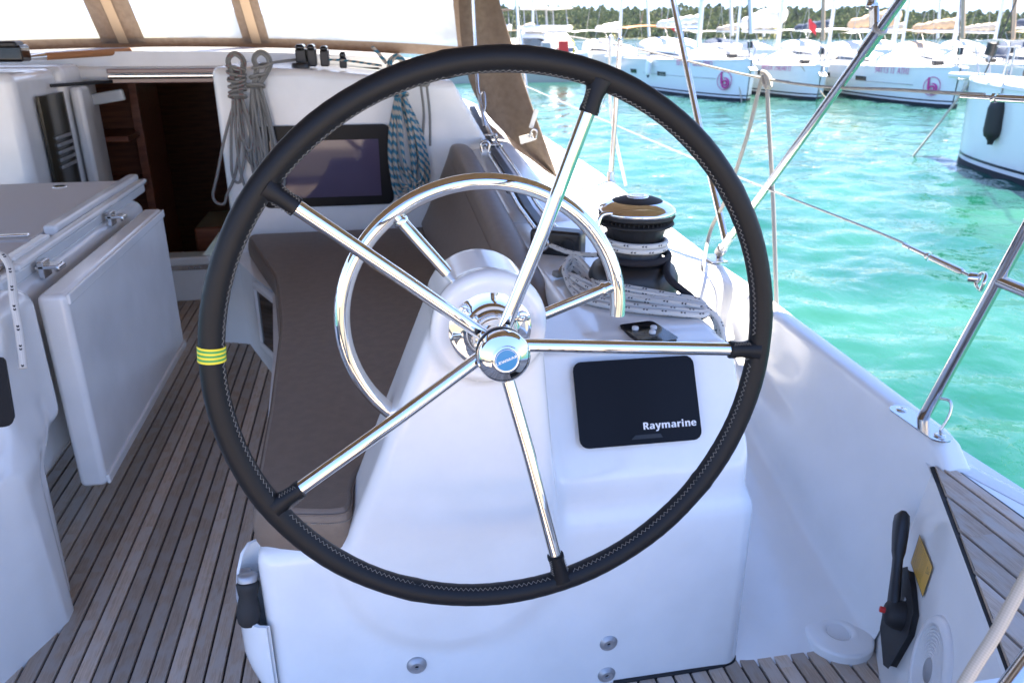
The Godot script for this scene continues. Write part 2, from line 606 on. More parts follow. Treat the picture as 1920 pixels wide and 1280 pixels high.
# ---------------------------------------------------------------- the scene
func _ready() -> void:
	rng.seed = 11
	# camera: 1.45 m above the sole, looking forward and a little to starboard, tilted down
	var cam := Camera3D.new()
	cam.name = "camera"
	add_child(cam)
	cam.position = V(0, 1.45, 0)
	cam.rotation_degrees = V(-21.6, -10.5, 0)
	cam.fov = 47.63
	cam.near = 0.05
	cam.far = 6000.0
	var lens := CameraAttributesPhysical.new()
	lens.frustum_focus_distance = 1.3
	lens.frustum_focal_length = 27.2
	lens.exposure_aperture = 9.0
	lens.exposure_shutter_speed = 100.0
	cam.attributes = lens
	# sky, sun, exposure for the shade
	var env := Environment.new()
	env.background_mode = Environment.BG_SKY
	var sm := ProceduralSkyMaterial.new()
	sm.sky_top_color = Color(0.40, 0.53, 0.78)
	sm.sky_horizon_color = Color(0.66, 0.75, 0.87)
	sm.sky_curve = 0.16
	sm.ground_horizon_color = Color(0.6, 0.75, 0.85)
	sm.ground_bottom_color = Color(0.1, 0.3, 0.35)
	sm.sky_energy_multiplier = 0.85
	sm.sun_angle_max = 8.0
	var sky := Sky.new()
	sky.sky_material = sm
	env.sky = sky
	env.tonemap_mode = Environment.TONE_MAPPER_LINEAR
	env.tonemap_exposure = 6.0
	env.fog_enabled = true
	env.fog_density = 0.00005
	env.fog_light_color = Color(0.86, 0.92, 1.0)
	env.sdfgi_enabled = true
	env.ssao_enabled = true
	env.ssil_enabled = true
	var we := WorldEnvironment.new()
	we.name = "world"
	we.environment = env
	add_child(we)
	var sun := DirectionalLight3D.new()
	sun.name = "sun"
	add_child(sun)
	sun.light_energy = 1.6
	sun.light_color = Color(1.0, 0.95, 0.87)
	sun.light_angular_distance = 0.5
	sun.shadow_enabled = true
	sun.look_at_from_position(V(0.29, 0.93, -0.2) * 50.0, Vector3.ZERO)

	materials()
	water()
	hills()
	cockpit()
	starboard_side()
	aft_corner()
	coachroof()
	console()
	wheel()
	guard_ring()
	instruments()
	cushions()
	winch()
	bulkhead_ropes()
	cockpit_table()
	companionway()
	sprayhood()
	rails()
	throttle()
	bimini()
	marina()
	town_quay()

func water() -> void:
	var b := Buf.new()
	var nz := FastNoiseLite.new()
	nz.seed = 4; nz.frequency = 0.62; nz.fractal_octaves = 3; nz.fractal_gain = 0.4
	var rows := []
	var r := 0.6
	while r < 5200.0:
		var row := PackedVector3Array()
		var amp := 0.065 * clampf(1.4 - r / 60.0, 0.0, 1.0)
		for k in 521:
			var an := deg_to_rad(-72.0 + k * 144.0 / 520.0)
			var p := V(sin(an) * r, WATER, -cos(an) * r)
			p.y += amp * nz.get_noise_2d(p.x + 0.5 * p.z, p.z * 1.9 - 0.3 * p.x)
			row.append(p)
		rows.append(row)
		r *= 1.0 + (0.014 if r < 70.0 else 0.05)
	b.grid(rows)
	var m := tri_map(mat("water", Color.WHITE, 0.04), V(0.55, 0.55, 0.55))
	m.albedo_texture = noise_tex(0.006, FastNoiseLite.TYPE_SIMPLEX, 512, false, 1.0, lin(0.004, 0.05, 0.034), lin(0.028, 0.115, 0.078), 4, 8)
	m.uv1_scale = V(0.09, 0.09, 0.09)
	m.normal_enabled = true
	m.normal_texture = noise_tex(0.016, FastNoiseLite.TYPE_SIMPLEX, 1024, true, 9.0, Color.BLACK, Color.WHITE, 5, 12)
	m.normal_scale = 0.22
	m.metallic_specular = 0.5
	struct("water", b, m, "turquoise harbour water with small ripples")
	# the rest of the sheet, behind the camera
	var c := Buf.new()
	var rows2 := []
	for q in 2:
		var row := PackedVector3Array()
		for k in 33:
			var an := deg_to_rad(72.0 + k * 216.0 / 32.0)
			var rr: float = 0.6 if q == 0 else 5200.0
			row.append(V(sin(an) * rr, WATER, -cos(an) * rr))
		rows2.append(row)
	c.grid(rows2)
	struct("water", c, m)

func hills() -> void:
	var nz := FastNoiseLite.new()
	nz.seed = 9; nz.frequency = 0.0035; nz.fractal_octaves = 3
	var height := func(x: float, d: float) -> float:
		var ridge := 16.0 + 11.0 * nz.get_noise_2d(x, 40.0) - 3.0 * clampf((x - 250.0) / 300.0, 0.0, 1.0)
		return ridge * smoothstep(0.0, 170.0, d) + 3.0 * nz.get_noise_2d(x * 3.0, d * 3.0) - 1.5
	var b := Buf.new()
	var rows := []
	for q in 15:
		var row := PackedVector3Array()
		var d := 300.0 * q / 14.0
		for k in 81:
			var an := deg_to_rad(-50.0 + k * 120.0 / 80.0)
			var rr := 560.0 + d
			row.append(V(sin(an) * rr, height.call(an * 560.0, d), -cos(an) * rr))
		rows.append(row)
	b.grid(rows)
	var g := tri_map(mat("hill_ground", Color.WHITE, 0.95), V(0.02, 0.02, 0.02))
	g.albedo_texture = noise_tex(0.02, FastNoiseLite.TYPE_SIMPLEX, 256, false, 1.0, lin(0.07, 0.085, 0.025), lin(0.19, 0.16, 0.08), 4, 2)
	struct("hill", b, g, "low wooded hill across the harbour")
	# pine wood on it: one mass of leafy crowns
	var tb := Buf.new()
	var lr := RandomNumberGenerator.new()
	lr.seed = 5
	tb.tube([V(0, 0, 0), V(0, 3.0, 0)], [0.22, 0.1], 5, false)
	for k in 64:
		var y := lr.randf_range(1.2, 6.0)
		var w := 2.5 * (1.0 - pow(absf(y - 2.6) / 3.6, 1.6)) + 0.2
		var an := lr.randf() * TAU
		var p := V(cos(an), 0, sin(an)) * w * sqrt(lr.randf()) + V(0, y, 0)
		var q := Basis.from_euler(V(lr.randf() * TAU, lr.randf() * TAU, 0)) * lr.randf_range(0.6, 1.05)
		tb.flat([p + q * V(-1, 0, -0.5), p + q * V(0.2, 0.3, -0.9), p + q * V(1, 0, 0.2), p + q * V(0, -0.2, 0.9)])
	tb.harden()
	var mm := MultiMesh.new()
	mm.transform_format = MultiMesh.TRANSFORM_3D
	mm.use_colors = true
	mm.mesh = tb.mesh()
	var spots := []
	for k in 12000:
		var an := deg_to_rad(lr.randf_range(-12.0, 52.0))
		var d := 190.0 * pow(lr.randf(), 0.8)
		var rr := 563.0 + d
		if nz.get_noise_2d(an * 5000.0, d * 9.0) > 0.22: continue
		spots.append(V(sin(an) * rr, height.call(an * 560.0, d) - 0.3, -cos(an) * rr))
	mm.instance_count = spots.size()
	for k in spots.size():
		var s := 0.4 + 1.1 * pow(lr.randf(), 2.0)
		mm.set_instance_transform(k, Transform3D(Basis(Vector3.UP, lr.randf() * TAU).scaled(V(s, s * lr.randf_range(0.85, 1.25), s)), spots[k]))
		var c := Color(0.085, 0.115, 0.03).lerp(Color(0.15, 0.165, 0.055), lr.randf())
		mm.set_instance_color(k, c)
	var fm := mat("foliage", Color.WHITE, 0.85)
	fm.vertex_color_use_as_albedo = true
	fm.backlight_enabled = true
	fm.backlight = lin(0.16, 0.2, 0.05)
	var o := MultiMeshInstance3D.new()
	o.name = "pine_wood"
	o.multimesh = mm
	o.material_override = fm
	add_child(o)
	tag(o, "dense green pine wood covering the far hill", "wood", "", "stuff")

# ---------------------------------------------------------------- cockpit sole: each teak plank a piece
func planks(parent: Node3D, y: float, x0: float, x1: float, step: float, ends: Callable, thick := 0.012) -> void:
	var x := x0
	var k := 0
	while x < x1 - 0.01:
		var a := x + 0.0033
		var c := minf(x + step, x1) - 0.0033
		for run in ends.call(a, c):            # [z at a start, z at c start, z at a end, z at c end]
			var b := Buf.new()
			var h := y + rng.randf_range(-0.0006, 0.0006)
			var e := 0.0015
			b.grid([[V(a, h - thick, run[0]), V(a, h - e, run[0]), V(a + e, h, run[0]), V(c - e, h, run[1]), V(c, h - e, run[1]), V(c, h - thick, run[1])], [V(a, h - thick, run[2]), V(a, h - e, run[2]), V(a + e, h, run[2]), V(c - e, h, run[3]), V(c, h - e, run[3]), V(c, h - thick, run[3])]])
			b.flat([V(a, h - thick, run[0]), V(c, h - thick, run[1]), V(c, h, run[1]), V(a, h, run[0])])
			b.flat([V(a, h - thick, run[2]), V(a, h, run[2]), V(c, h, run[3]), V(c, h - thick, run[3])])
			b.harden()
			part("plank", b, M["teak_%d" % (rng.randi() % 5)], parent)
		x += step
		k += 1

func cockpit() -> void:
	var b := boxed(V(-0.85, -0.03, -1.7), V(4.5, 0.05, 5.9), 0.004)
	var floor_o := struct("cockpit_floor", b, M.caulk, "cockpit sole of narrow weathered teak planks with black seams")
	part("gasket", tubed(spline([V(0.5, 0.003, -1.358), V(0.7, 0.003, -1.36), V(0.785, 0.003, -1.364), V(0.818, 0.003, -1.38), V(0.833, 0.003, -1.42), V(0.838, 0.003, -1.5)], 5), 0.0075, 8), M.caulk, floor_o)
	planks(floor_o, 0.004, -1.85, -0.24, 0.0445, func(_a, _c): return [[-4.58, -4.58, 0.6, 0.6]])
	planks(floor_o, 0.004, -0.24, 0.56, 0.0445, func(_a, _c): return [[-1.5, -1.5, 0.6, 0.6]])
	planks(floor_o, 0.004, 0.56, 1.23, 0.0445, func(a, c): return [[-1.5, -1.5, -1.0, -1.0]] if a < 1.0 else [[-1.44, -1.44, -0.9 - (a - 1.0) * 1.85, -0.9 - (c - 1.0) * 1.85]])

func sheer(z: float) -> float:
	return ramp(-z, [1.345, 1.38, 1.42, 2.86, 4.5, 5.6, 9.0], [0.507, 0.54, 0.565, 0.6, 0.7, 0.79, 0.95])

func starboard_side() -> void:
	var rows := []
	var z := -9.0
	while z <= -1.345:
		var ys := sheer(z)
		var gx := ramp(-z, [1.4, 2.5, 4.5, 6.0, 9.0], [1.345, 1.38, 1.36, 1.22, 0.75])
		var yc := ramp(-z, [2.4, 2.75, 3.87, 5.0, 9.0], [0.795, 0.815, 0.93, 1.0, 1.1])
		var yr := ramp(-z, [1.345, 1.36, 1.39, 1.45, 1.7, 2.2, 2.6], [-0.01, 0.008, 0.02, 0.038, 0.11, 0.27, 0.4])
		var w := smoothstep(-2.85, -2.3, z)
		var sh := gx - 1.36
		var fore := [V(gx - 0.12, ys - 0.005, z), V(1.06 + sh, ys + 0.005, z), V(0.95 + sh * 0.6, ys + 0.01, z), V(0.86 + sh * 0.6, ys + 0.015, z), V(0.80 + sh * 0.6, ys + 0.06, z), V(0.755 + sh * 0.6, yc - 0.03, z), V(0.72 + sh * 0.6, yc, z), V(0.53, yc, z), V(0.49, yc - 0.03, z), V(0.47, 0.4, z)]
		var aft := [V(gx - 0.072, ys - 0.04, z), V(gx - 0.085, ys - 0.2, z), V(1.2, yr + 0.12, z), V(1.19, yr + 0.03, z), V(1.15, yr, z), V(1.05, yr, z), V(0.95, yr, z), V(0.85, yr, z), V(0.8, yr - 0.01, z), V(0.7, yr - 0.02, z)]
		var row := [V(gx - 0.08, -1.1, z), V(gx + 0.03, -0.3, z), V(gx + 0.02, ys - 0.07, z), V(gx + 0.005, ys - 0.012, z), V(gx - 0.012, ys, z), V(gx - 0.065, ys, z)]
		for k in fore.size():
			row.append(fore[k].lerp(aft[k], w))
		rows.append(chaikin(row, 2))
		z += 0.05
	var b := Buf.new()
	b.grid(rows)
	var cap := []
	for p in rows[-1]:
		if p.y > 0.47: cap.append(p)
	b.flat(cap)
	struct("side_deck", b, M.gelcoat, "white moulded coaming, side deck and gunwale to starboard")
	# round drain socket in the footwell lip
	var d := thing("drain_socket", "round white drain ring in the footwell lip beside the throttle", "drain", V(1.105, 0.03, -1.365))
	part("ring", turned([Vector2(0.086, -0.03), Vector2(0.086, -0.003), Vector2(0.083, 0.004), Vector2(0.076, 0.007), Vector2(0.05, 0.0075), Vector2(0.047, 0.009), Vector2(0.038, 0.009), Vector2(0.031, 0.006), Vector2(0.0285, 0.0), Vector2(0.0275, -0.018), Vector2(0.0, -0.02)], at(V(1.11, 0.024, -1.39))), M.gelcoat, d)

func aft_corner() -> void:
	# the seat box in the quarter: its inner face carries the throttle
	var b := Buf.new()
	var inn := [V(1.330, 0, -1.480), V(0.955, 0, -0.79), V(0.56, 0, -0.79), V(0.56, 0, -0.2)]
	var y := 0.5
	var topr := []
	var rim := []
	var low := []
	for k in inn.size():
		topr.append(inn[k] + V(0, y, 0))
		rim.append(inn[k] + V(-0.006, y - 0.012, 0.0))
		low.append(inn[k] + V(-0.082 if k < 2 else -0.02, -0.01, 0.02))
	var inset := []
	for k in inn.size():
		inset.append(inn[k] + V(0.022, y, 0.0) + (V(0, 0, 0.02) if k >= 1 else Vector3.ZERO))
	b.grid([low, rim, topr, inset])
	b.harden()
	level(b, [V(1.30, 0.498, -1.47), V(1.40, 0.498, -1.47), V(1.46, 0.498, -0.2), V(0.56, 0.498, -0.2), V(0.58, 0.498, -0.77), V(0.97, 0.498, -0.77)])
	var hull := []
	for zz in [-1.44, -1.2, -0.8, -0.2, 0.6]:
		var gx: float = 1.33 + (zz + 1.44) * 0.25 if zz < -1.0 else 1.44
		hull.append([V(gx - 0.08, -1.1, zz), V(gx + 0.03, -0.3, zz), V(gx + 0.03, 0.44, zz), V(gx + 0.02, 0.5, zz), V(gx, 0.506, zz), V(gx - 0.03, 0.499, zz)])
	b.grid(hull)
	var box := struct("quarter_seat", b, M.gelcoat, "white moulded quarter with a teak topped seat at the stern")
	var ck := Buf.new()
	level(ck, [V(1.262, 0.5005, -1.385), V(1.318, 0.5005, -1.39), V(1.322, 0.5005, -1.0), V(1.322, 0.5005, -0.3), V(0.6, 0.5005, -0.3), V(0.6, 0.5005, -0.752), V(0.93, 0.5005, -0.752)])
	part("caulking", ck, M.caulk, box)
	planks(box, 0.508, 0.62, 1.31, 0.0655, func(a, c):
		var f := func(x: float) -> float: return minf(-0.742, -1.385 + (1.275 - x) * 1.87) if x < 1.275 else -1.385
		var out := []
		out.append([f.call(a), f.call(c), -0.32, -0.32])
		return out, 0.008)

func coachroof() -> void:
	# helm-side bulkhead pod, port pod and the roof behind them
	var f := func(p: Vector3) -> float:
		var crown := 0.03 * smoothstep(-0.7, 0.2, p.x) * (p.x + 0.6)
		var pod := sbox(p, V(-0.665, -0.2, -4.75), V(0.6, 1.315 - crown * 2.2, -3.87 - 0.02 * (p.y - 0.6)), 0.035)
		pod = maxf(pod, (p.x - 0.44) * 0.86 + (p.y - 1.23) * 0.5)
		return pod
	var b := nets(f, V(-0.75, -0.05, -4.85), V(0.72, 1.42, -3.8), 0.016)
	var bh := struct("bulkhead", b, M.gelcoat, "white cockpit bulkhead beside the companionway")
	# moulded base jutting into the sole
	var base := Buf.new()
	base.prism(PackedVector2Array([Vector2(-0.79, 3.86), Vector2(-0.64, 3.80), Vector2(-0.50, 3.42), Vector2(-0.40, 3.2), Vector2(-0.33, 2.5), Vector2(-0.29, 1.9), Vector2(-0.27, 1.6), Vector2(0.55, 1.6), Vector2(0.55, 4.3), Vector2(-0.79, 4.3)]), Transform3D(Basis(V(1, 0, 0), V(0, 0, -1), V(0, 1, 0)), V(0, 0.0, 0)), 0.46, 0.02)
	struct("seat_base", base, M.gelcoat, "white moulded base of the starboard cockpit seat")
	# hatch frame in the seat front
	var h := thing("seat_hatch", "white framed opening with dark pane in the seat front", "hatch", V(-0.44, 0.1, -3.28))
	var dir := V(0.10, 0, 0.22).normalized()
	var xf := face(V(-0.455, 0.27, -3.30), V(-0.91, 0, 0.41), V(0.41, 0, 0.91))
	var fr := Buf.new()
	for q in [[V(0, 0.145, 0), V(0.36, 0.035, 0.03)], [V(0, -0.145, 0), V(0.36, 0.035, 0.03)], [V(-0.165, 0, 0), V(0.035, 0.255, 0.03)], [V(0.165, 0, 0), V(0.035, 0.255, 0.03)]]:
		fr.box(Transform3D(xf.basis, xf * q[0]), q[1], 0.012)
	part("frame", fr, M.gelcoat, h)
	part("pane", boxed(xf.origin, V(0.30, 0.26, 0.008), 0.002, xf.basis), M.boat_window, h)
	# roof
	var r := Buf.new()
	var rows := []
	for q in 24:
		var z := -4.62 - q * 0.2
		var row := []
		for k in 25:
			var x := -3.2 + k * 0.15
			var cy := 1.275 + 0.095 * (1.0 - pow(absf(x + 1.1) / 2.1, 2.0)) + 0.02 * minf(1.0, q / 6.0)
			if x > 0.3: cy = minf(cy, 1.275 - (x - 0.3) * 0.9)
			row.append(V(x, cy, z))
		rows.append(row)
	r.grid(rows)
	var fas := []
	for p in rows[0]: fas.append(V(p.x, 1.283 if p.x < 0.2 else minf(1.1, p.y - 0.03), p.z))
	r.grid([rows[0].duplicate(), fas])
	struct("cabin_roof", r, M.gelcoat, "white cabin roof ahead of the cockpit")
	var lint := Buf.new()
	lint.box(at(V(-1.02, 1.262, -4.66)), V(0.9, 0.07, 0.12), 0.02)
	struct("companionway_lintel", lint, M.gelcoat)
	var pp := Buf.new()
	pp.box(at(V(-2.3, 0.64, -4.6)), V(1.72, 1.34, 0.5), 0.035)      # port pod beside the doorway
	pp.box(at(V(-2.35, 0.62, -4.15)), V(1.74, 1.36, 0.6), 0.045)    # nearer moulding
	pp.box(at(V(-2.35, 0.78, -3.83)), V(1.74, 0.03, 0.09), 0.012)   # its ledge
	pp.box(at(V(-1.40, 0.9, -4.42)), V(0.055, 0.62, 0.14), 0.02)    # white door post
	struct("port_bulkhead", pp, M.gelcoat, "white moulded bulkhead to port of the companionway")
	# window in the helm-side bulkhead
	var w := thing("bulkhead_window", "black framed tinted window in the white bulkhead behind the wheel", "window", V(-0.19, 0.68, -3.86))
	var fb := Buf.new()
	var c0 := V(-0.19, 0.865, -3.862)
	fb.prism(rrect(0.615, 0.375, 0.03), at(c0 + V(0, 0, -0.02)), 0.028, 0.004)
	part("frame", fb, M.window_frame, w)
	part("pane", boxed(c0 + V(0, -0.012, 0.008), V(0.505, 0.27, 0.004), 0.001), M.tinted_acrylic, w)
	# things on the roof edge
	for q in [[-0.275, 0.06, 0.095], [-0.225, 0.05, 0.095], [-0.165, 0.05, 0.088]]:
		var cl := thing("rope_clutch", "black rope clutch on roof edge, " + ["leftmost of the three", "middle of the three", "rightmost of the three"][names.get("rope_clutch", 0)], "rope clutch", V(q[0], 1.31, -4.1), "rope clutches on the roof edge")
		part("body", boxed(V(q[0], 1.31 + q[2] * 0.42, -4.1), V(q[1] * 0.82, q[2] * 0.85, 0.13), 0.008), M.black_plastic, cl)
		part("handle", boxed(V(q[0], 1.31 + q[2] * 0.9, -4.09), V(q[1] * 0.7, q[2] * 0.3, 0.15), 0.014), M.gloss_black, cl)
	var sc := thing("cam_cleat", "small black cleat standing alone on the roof edge", "cleat", V(-0.08, 1.3, -4.1))
	part("body", boxed(V(-0.08, 1.325, -4.1), V(0.035, 0.05, 0.07), 0.008), M.black_plastic, sc)
	part("jaw", boxed(V(-0.08, 1.36, -4.09), V(0.03, 0.03, 0.08), 0.012), M.gloss_black, sc)
	solo("roof_vent", turned([Vector2(0.042, 0), Vector2(0.042, 0.016), Vector2(0.036, 0.024), Vector2(0.0, 0.026)], at(V(-0.275, 1.305, -3.98))), M.black_plastic, "flat round black vent in front of the rope clutches", "vent")
	solo("halyard", tubed(spline([V(-0.44, 1.325, -3.9), V(-0.36, 1.335, -4.0), V(-0.25, 1.345, -4.1)], 4), 0.006, 8, 0.04), M.rope_grey, "grey line running from the plain coil to the rope clutches", "rope")
	solo("halyard", tubed(spline([V(-0.15, 1.34, -4.05), V(-0.05, 1.335, -4.02), V(0.1, 1.315, -3.95)], 4), 0.005, 8, 0.04), M.rope_blue, "thin blue flecked line running right from the rope clutches", "rope")
	var jm := thing("deck_jammer", "black jammer block on the port roof edge beside the tan tube", "jammer", V(-1.57, 1.33, -4.15))
	part("body", boxed(V(-1.62, 1.372, -4.15), V(0.22, 0.075, 0.12), 0.015), M.gloss_black, jm)
	part("handle", boxed(V(-1.62, 1.41, -4.13), V(0.2, 0.03, 0.1), 0.012), M.black_plastic, jm)
	var tb := thing("padded_tube", "tan padded tube lying along the port roof edge under the windows", "tube", V(-1.3, 1.345, -4.55))
	part("sleeve", tubed([V(-1.52, 1.352, -4.4), V(-1.28, 1.366, -4.62), V(-1.2, 1.37, -4.7)], 0.017, 12), M.orange_canvas, tb)
	part("end_cap", tubed([V(-1.58, 1.348, -4.34), V(-1.52, 1.352, -4.4)], [0.01, 0.019], 12), M.chrome, tb)

func level(b: Buf, ps: Array) -> void:                   # a flat polygon lying level, of any outline
	var pl := PackedVector2Array()
	for p in ps: pl.append(Vector2(p.x, p.z))
	var tr := Geometry2D.triangulate_polygon(pl)
	if tr.is_empty(): push_error("level: outline crosses itself")
	var base := b.v.size()
	for p in ps: b.pt(p, Vector3.UP)
	for k in range(0, tr.size(), 3):
		if (pl[tr[k + 1]] - pl[tr[k]]).cross(pl[tr[k + 2]] - pl[tr[k]]) > 0: b.tri(base + tr[k], base + tr[k + 1], base + tr[k + 2])
		else: b.tri(base + tr[k], base + tr[k + 2], base + tr[k + 1])

func rrect(w: float, h: float, r: float, k := 4) -> PackedVector2Array:
	var out := PackedVector2Array()
	for q in 4:
		var c := Vector2([1, -1, -1, 1][q] * (w / 2 - r), [1, 1, -1, -1][q] * (h / 2 - r))
		for s in k + 1:
			var an := (q + float(s) / k) * PI / 2
			out.append(c + Vector2(cos(an), sin(an)) * r)
	return out

func console() -> void:
	var f := func(p: Vector3) -> float:
		# tapered column with the round nose
		var a := Vector2(0.2, 0.958)
		var ba := Vector2(0.128, 0.42) - a
		var q := Vector2(p.x, p.y)
		var t := clampf((q - a).dot(ba) / ba.length_squared(), 0.0, 1.0)
		var d2 := (q - a - ba * t).length() - lerpf(0.103, 0.238, t)
		var zf := -1.300 - (0.955 - p.y) * 0.085
		var zc := zf - 0.1
		var wx := d2 + 0.03
		var wz := absf(p.z - zc) - 0.1 + 0.03
		var col := Vector2(maxf(wx, 0), maxf(wz, 0)).length() + minf(maxf(wx, wz), 0.0) - 0.03
		# the wing with the sloping instrument face
		var blk := smin(sbox(p, V(0.2, -0.3, -1.86), V(0.815 - 0.02 * p.y, 0.80, -1.385), 0.032), sbox(p, V(0.47, -0.3, -2.85), V(0.815 - 0.02 * p.y, 0.80, -1.6), 0.032), 0.02)
		var pl := (p.y - 0.8) * 0.509 + (p.z + 1.53) * 0.861
		blk = -smin(-blk, -pl, 0.012)
		var low := sbox(p, V(-0.28, -0.3, -1.95), V(0.825, 0.47, -1.372 + 0.02 * (0.47 - p.y)), 0.04)
		var d := smin(smin(col, blk, 0.045), low, 0.045)
		# raised lip round the bearing flange
		var l2 := (q - Vector2(0.2, 0.957)).length() - 0.092
		d = smin(d, Vector2(l2, p.z + 1.302).length() - 0.014, 0.02)
		return d
	var b := nets(f, V(-0.33, -0.06, -2.9), V(0.87, 1.13, -1.27), 0.0125)
	var c := thing("helm_console", "white moulded helm pedestal with a sloping instrument face behind the wheel", "helm console", V(0.2, 0.0, -1.6))
	part("moulding", b, M.gelcoat, c)
	for q in [V(0.035, 0.135, -1.366), V(0.483, 0.124, -1.366), V(0.482, 0.03, -1.364)]:
		var s := part("bolt", turned([Vector2(0.0225, 0), Vector2(0.0225, 0.003), Vector2(0.021, 0.006), Vector2(0.015, 0.0105), Vector2(0.0135, 0.0115), Vector2(0.0135, 0.0115), Vector2(0.0055, 0.0105), Vector2(0.0055, 0.0105), Vector2(0.005, 0.006), Vector2(0, 0.006)], aim(q, V(0, 0, 1)), 28), M.grey_metal, c)
		part("socket", turned([Vector2(0.0046, 0.0), Vector2(0, 0.0004)], aim(q + V(0, 0, 0.0066), V(0, 0, 1)), 6), M.black_rubber, s)
	# winch handle in its white pocket
	var pk := thing("handle_pocket", "white open-fronted pocket on the side of the helm pedestal", "pocket", V(-0.31, 0.06, -1.45))
	var pb := Buf.new()
	var rows := []
	for k in 15:
		var t := k / 14.0
		var y := lerpf(0.07, 0.345, t)
		var w := 0.058 * smoothstep(-0.25, 0.5, t)
		var row := []
		for s in 11:
			var an := -PI / 2 + PI * s / 10.0
			var yy := y + ((0.085 * smoothstep(0.2, -0.9, sin(an)) - 0.05 * smoothstep(0.2, 1.0, sin(an))) * smoothstep(0.7, 1.0, t) if true else 0.0)
			row.append(V(-0.272 - w * cos(an) * 1.1, yy, -1.425 + sin(an) * 0.066))
		rows.append(row)
	pb.grid(rows)
	var inner := []
	for row in rows:
		var rr := []
		for p in row:
			rr.append(p + V(0.006, 0, 0) + V(0, 0, -0.006 * signf(p.z + 1.425)))
		inner.append(rr)
	inner.reverse()
	pb.grid([rows[-1], inner[0]])
	pb.grid(inner)
	pb.flat(rows[0])
	part("shell", pb, M.gelcoat, pk)
	var wh := thing("winch_crank", "black gripped winch handle stowed in the white pocket", "winch handle", V(-0.312, 0.2, -1.4))
	part("grip", turned([Vector2(0.0, -0.068), Vector2(0.018, -0.066), Vector2(0.024, -0.055), Vector2(0.0275, -0.03), Vector2(0.024, 0.0), Vector2(0.0205, 0.022), Vector2(0.0245, 0.045), Vector2(0.026, 0.06), Vector2(0.02, 0.07), Vector2(0, 0.072)], aim(V(-0.308, 0.335, -1.395), V(0.04, 0.72, -0.2)).scaled_local(V(0.92, 0.72, 0.92)), 28), M.black_rubber, wh)
	part("arm", boxed(V(-0.312, 0.27, -1.43), V(0.026, 0.25, 0.02), 0.006), M.grey_metal, wh)
	part("end_ring", turned([Vector2(0.021, 0), Vector2(0.021, 0.012), Vector2(0.012, 0.016), Vector2(0, 0.016)], aim(V(-0.306, 0.382, -1.41), V(0.04, 1, -0.25)), 24), M.grey_metal, wh)

const HUB := Vector3(0.2, 0.962, -1.152)
const WN := Vector3(0.035, 0.068, 0.997)

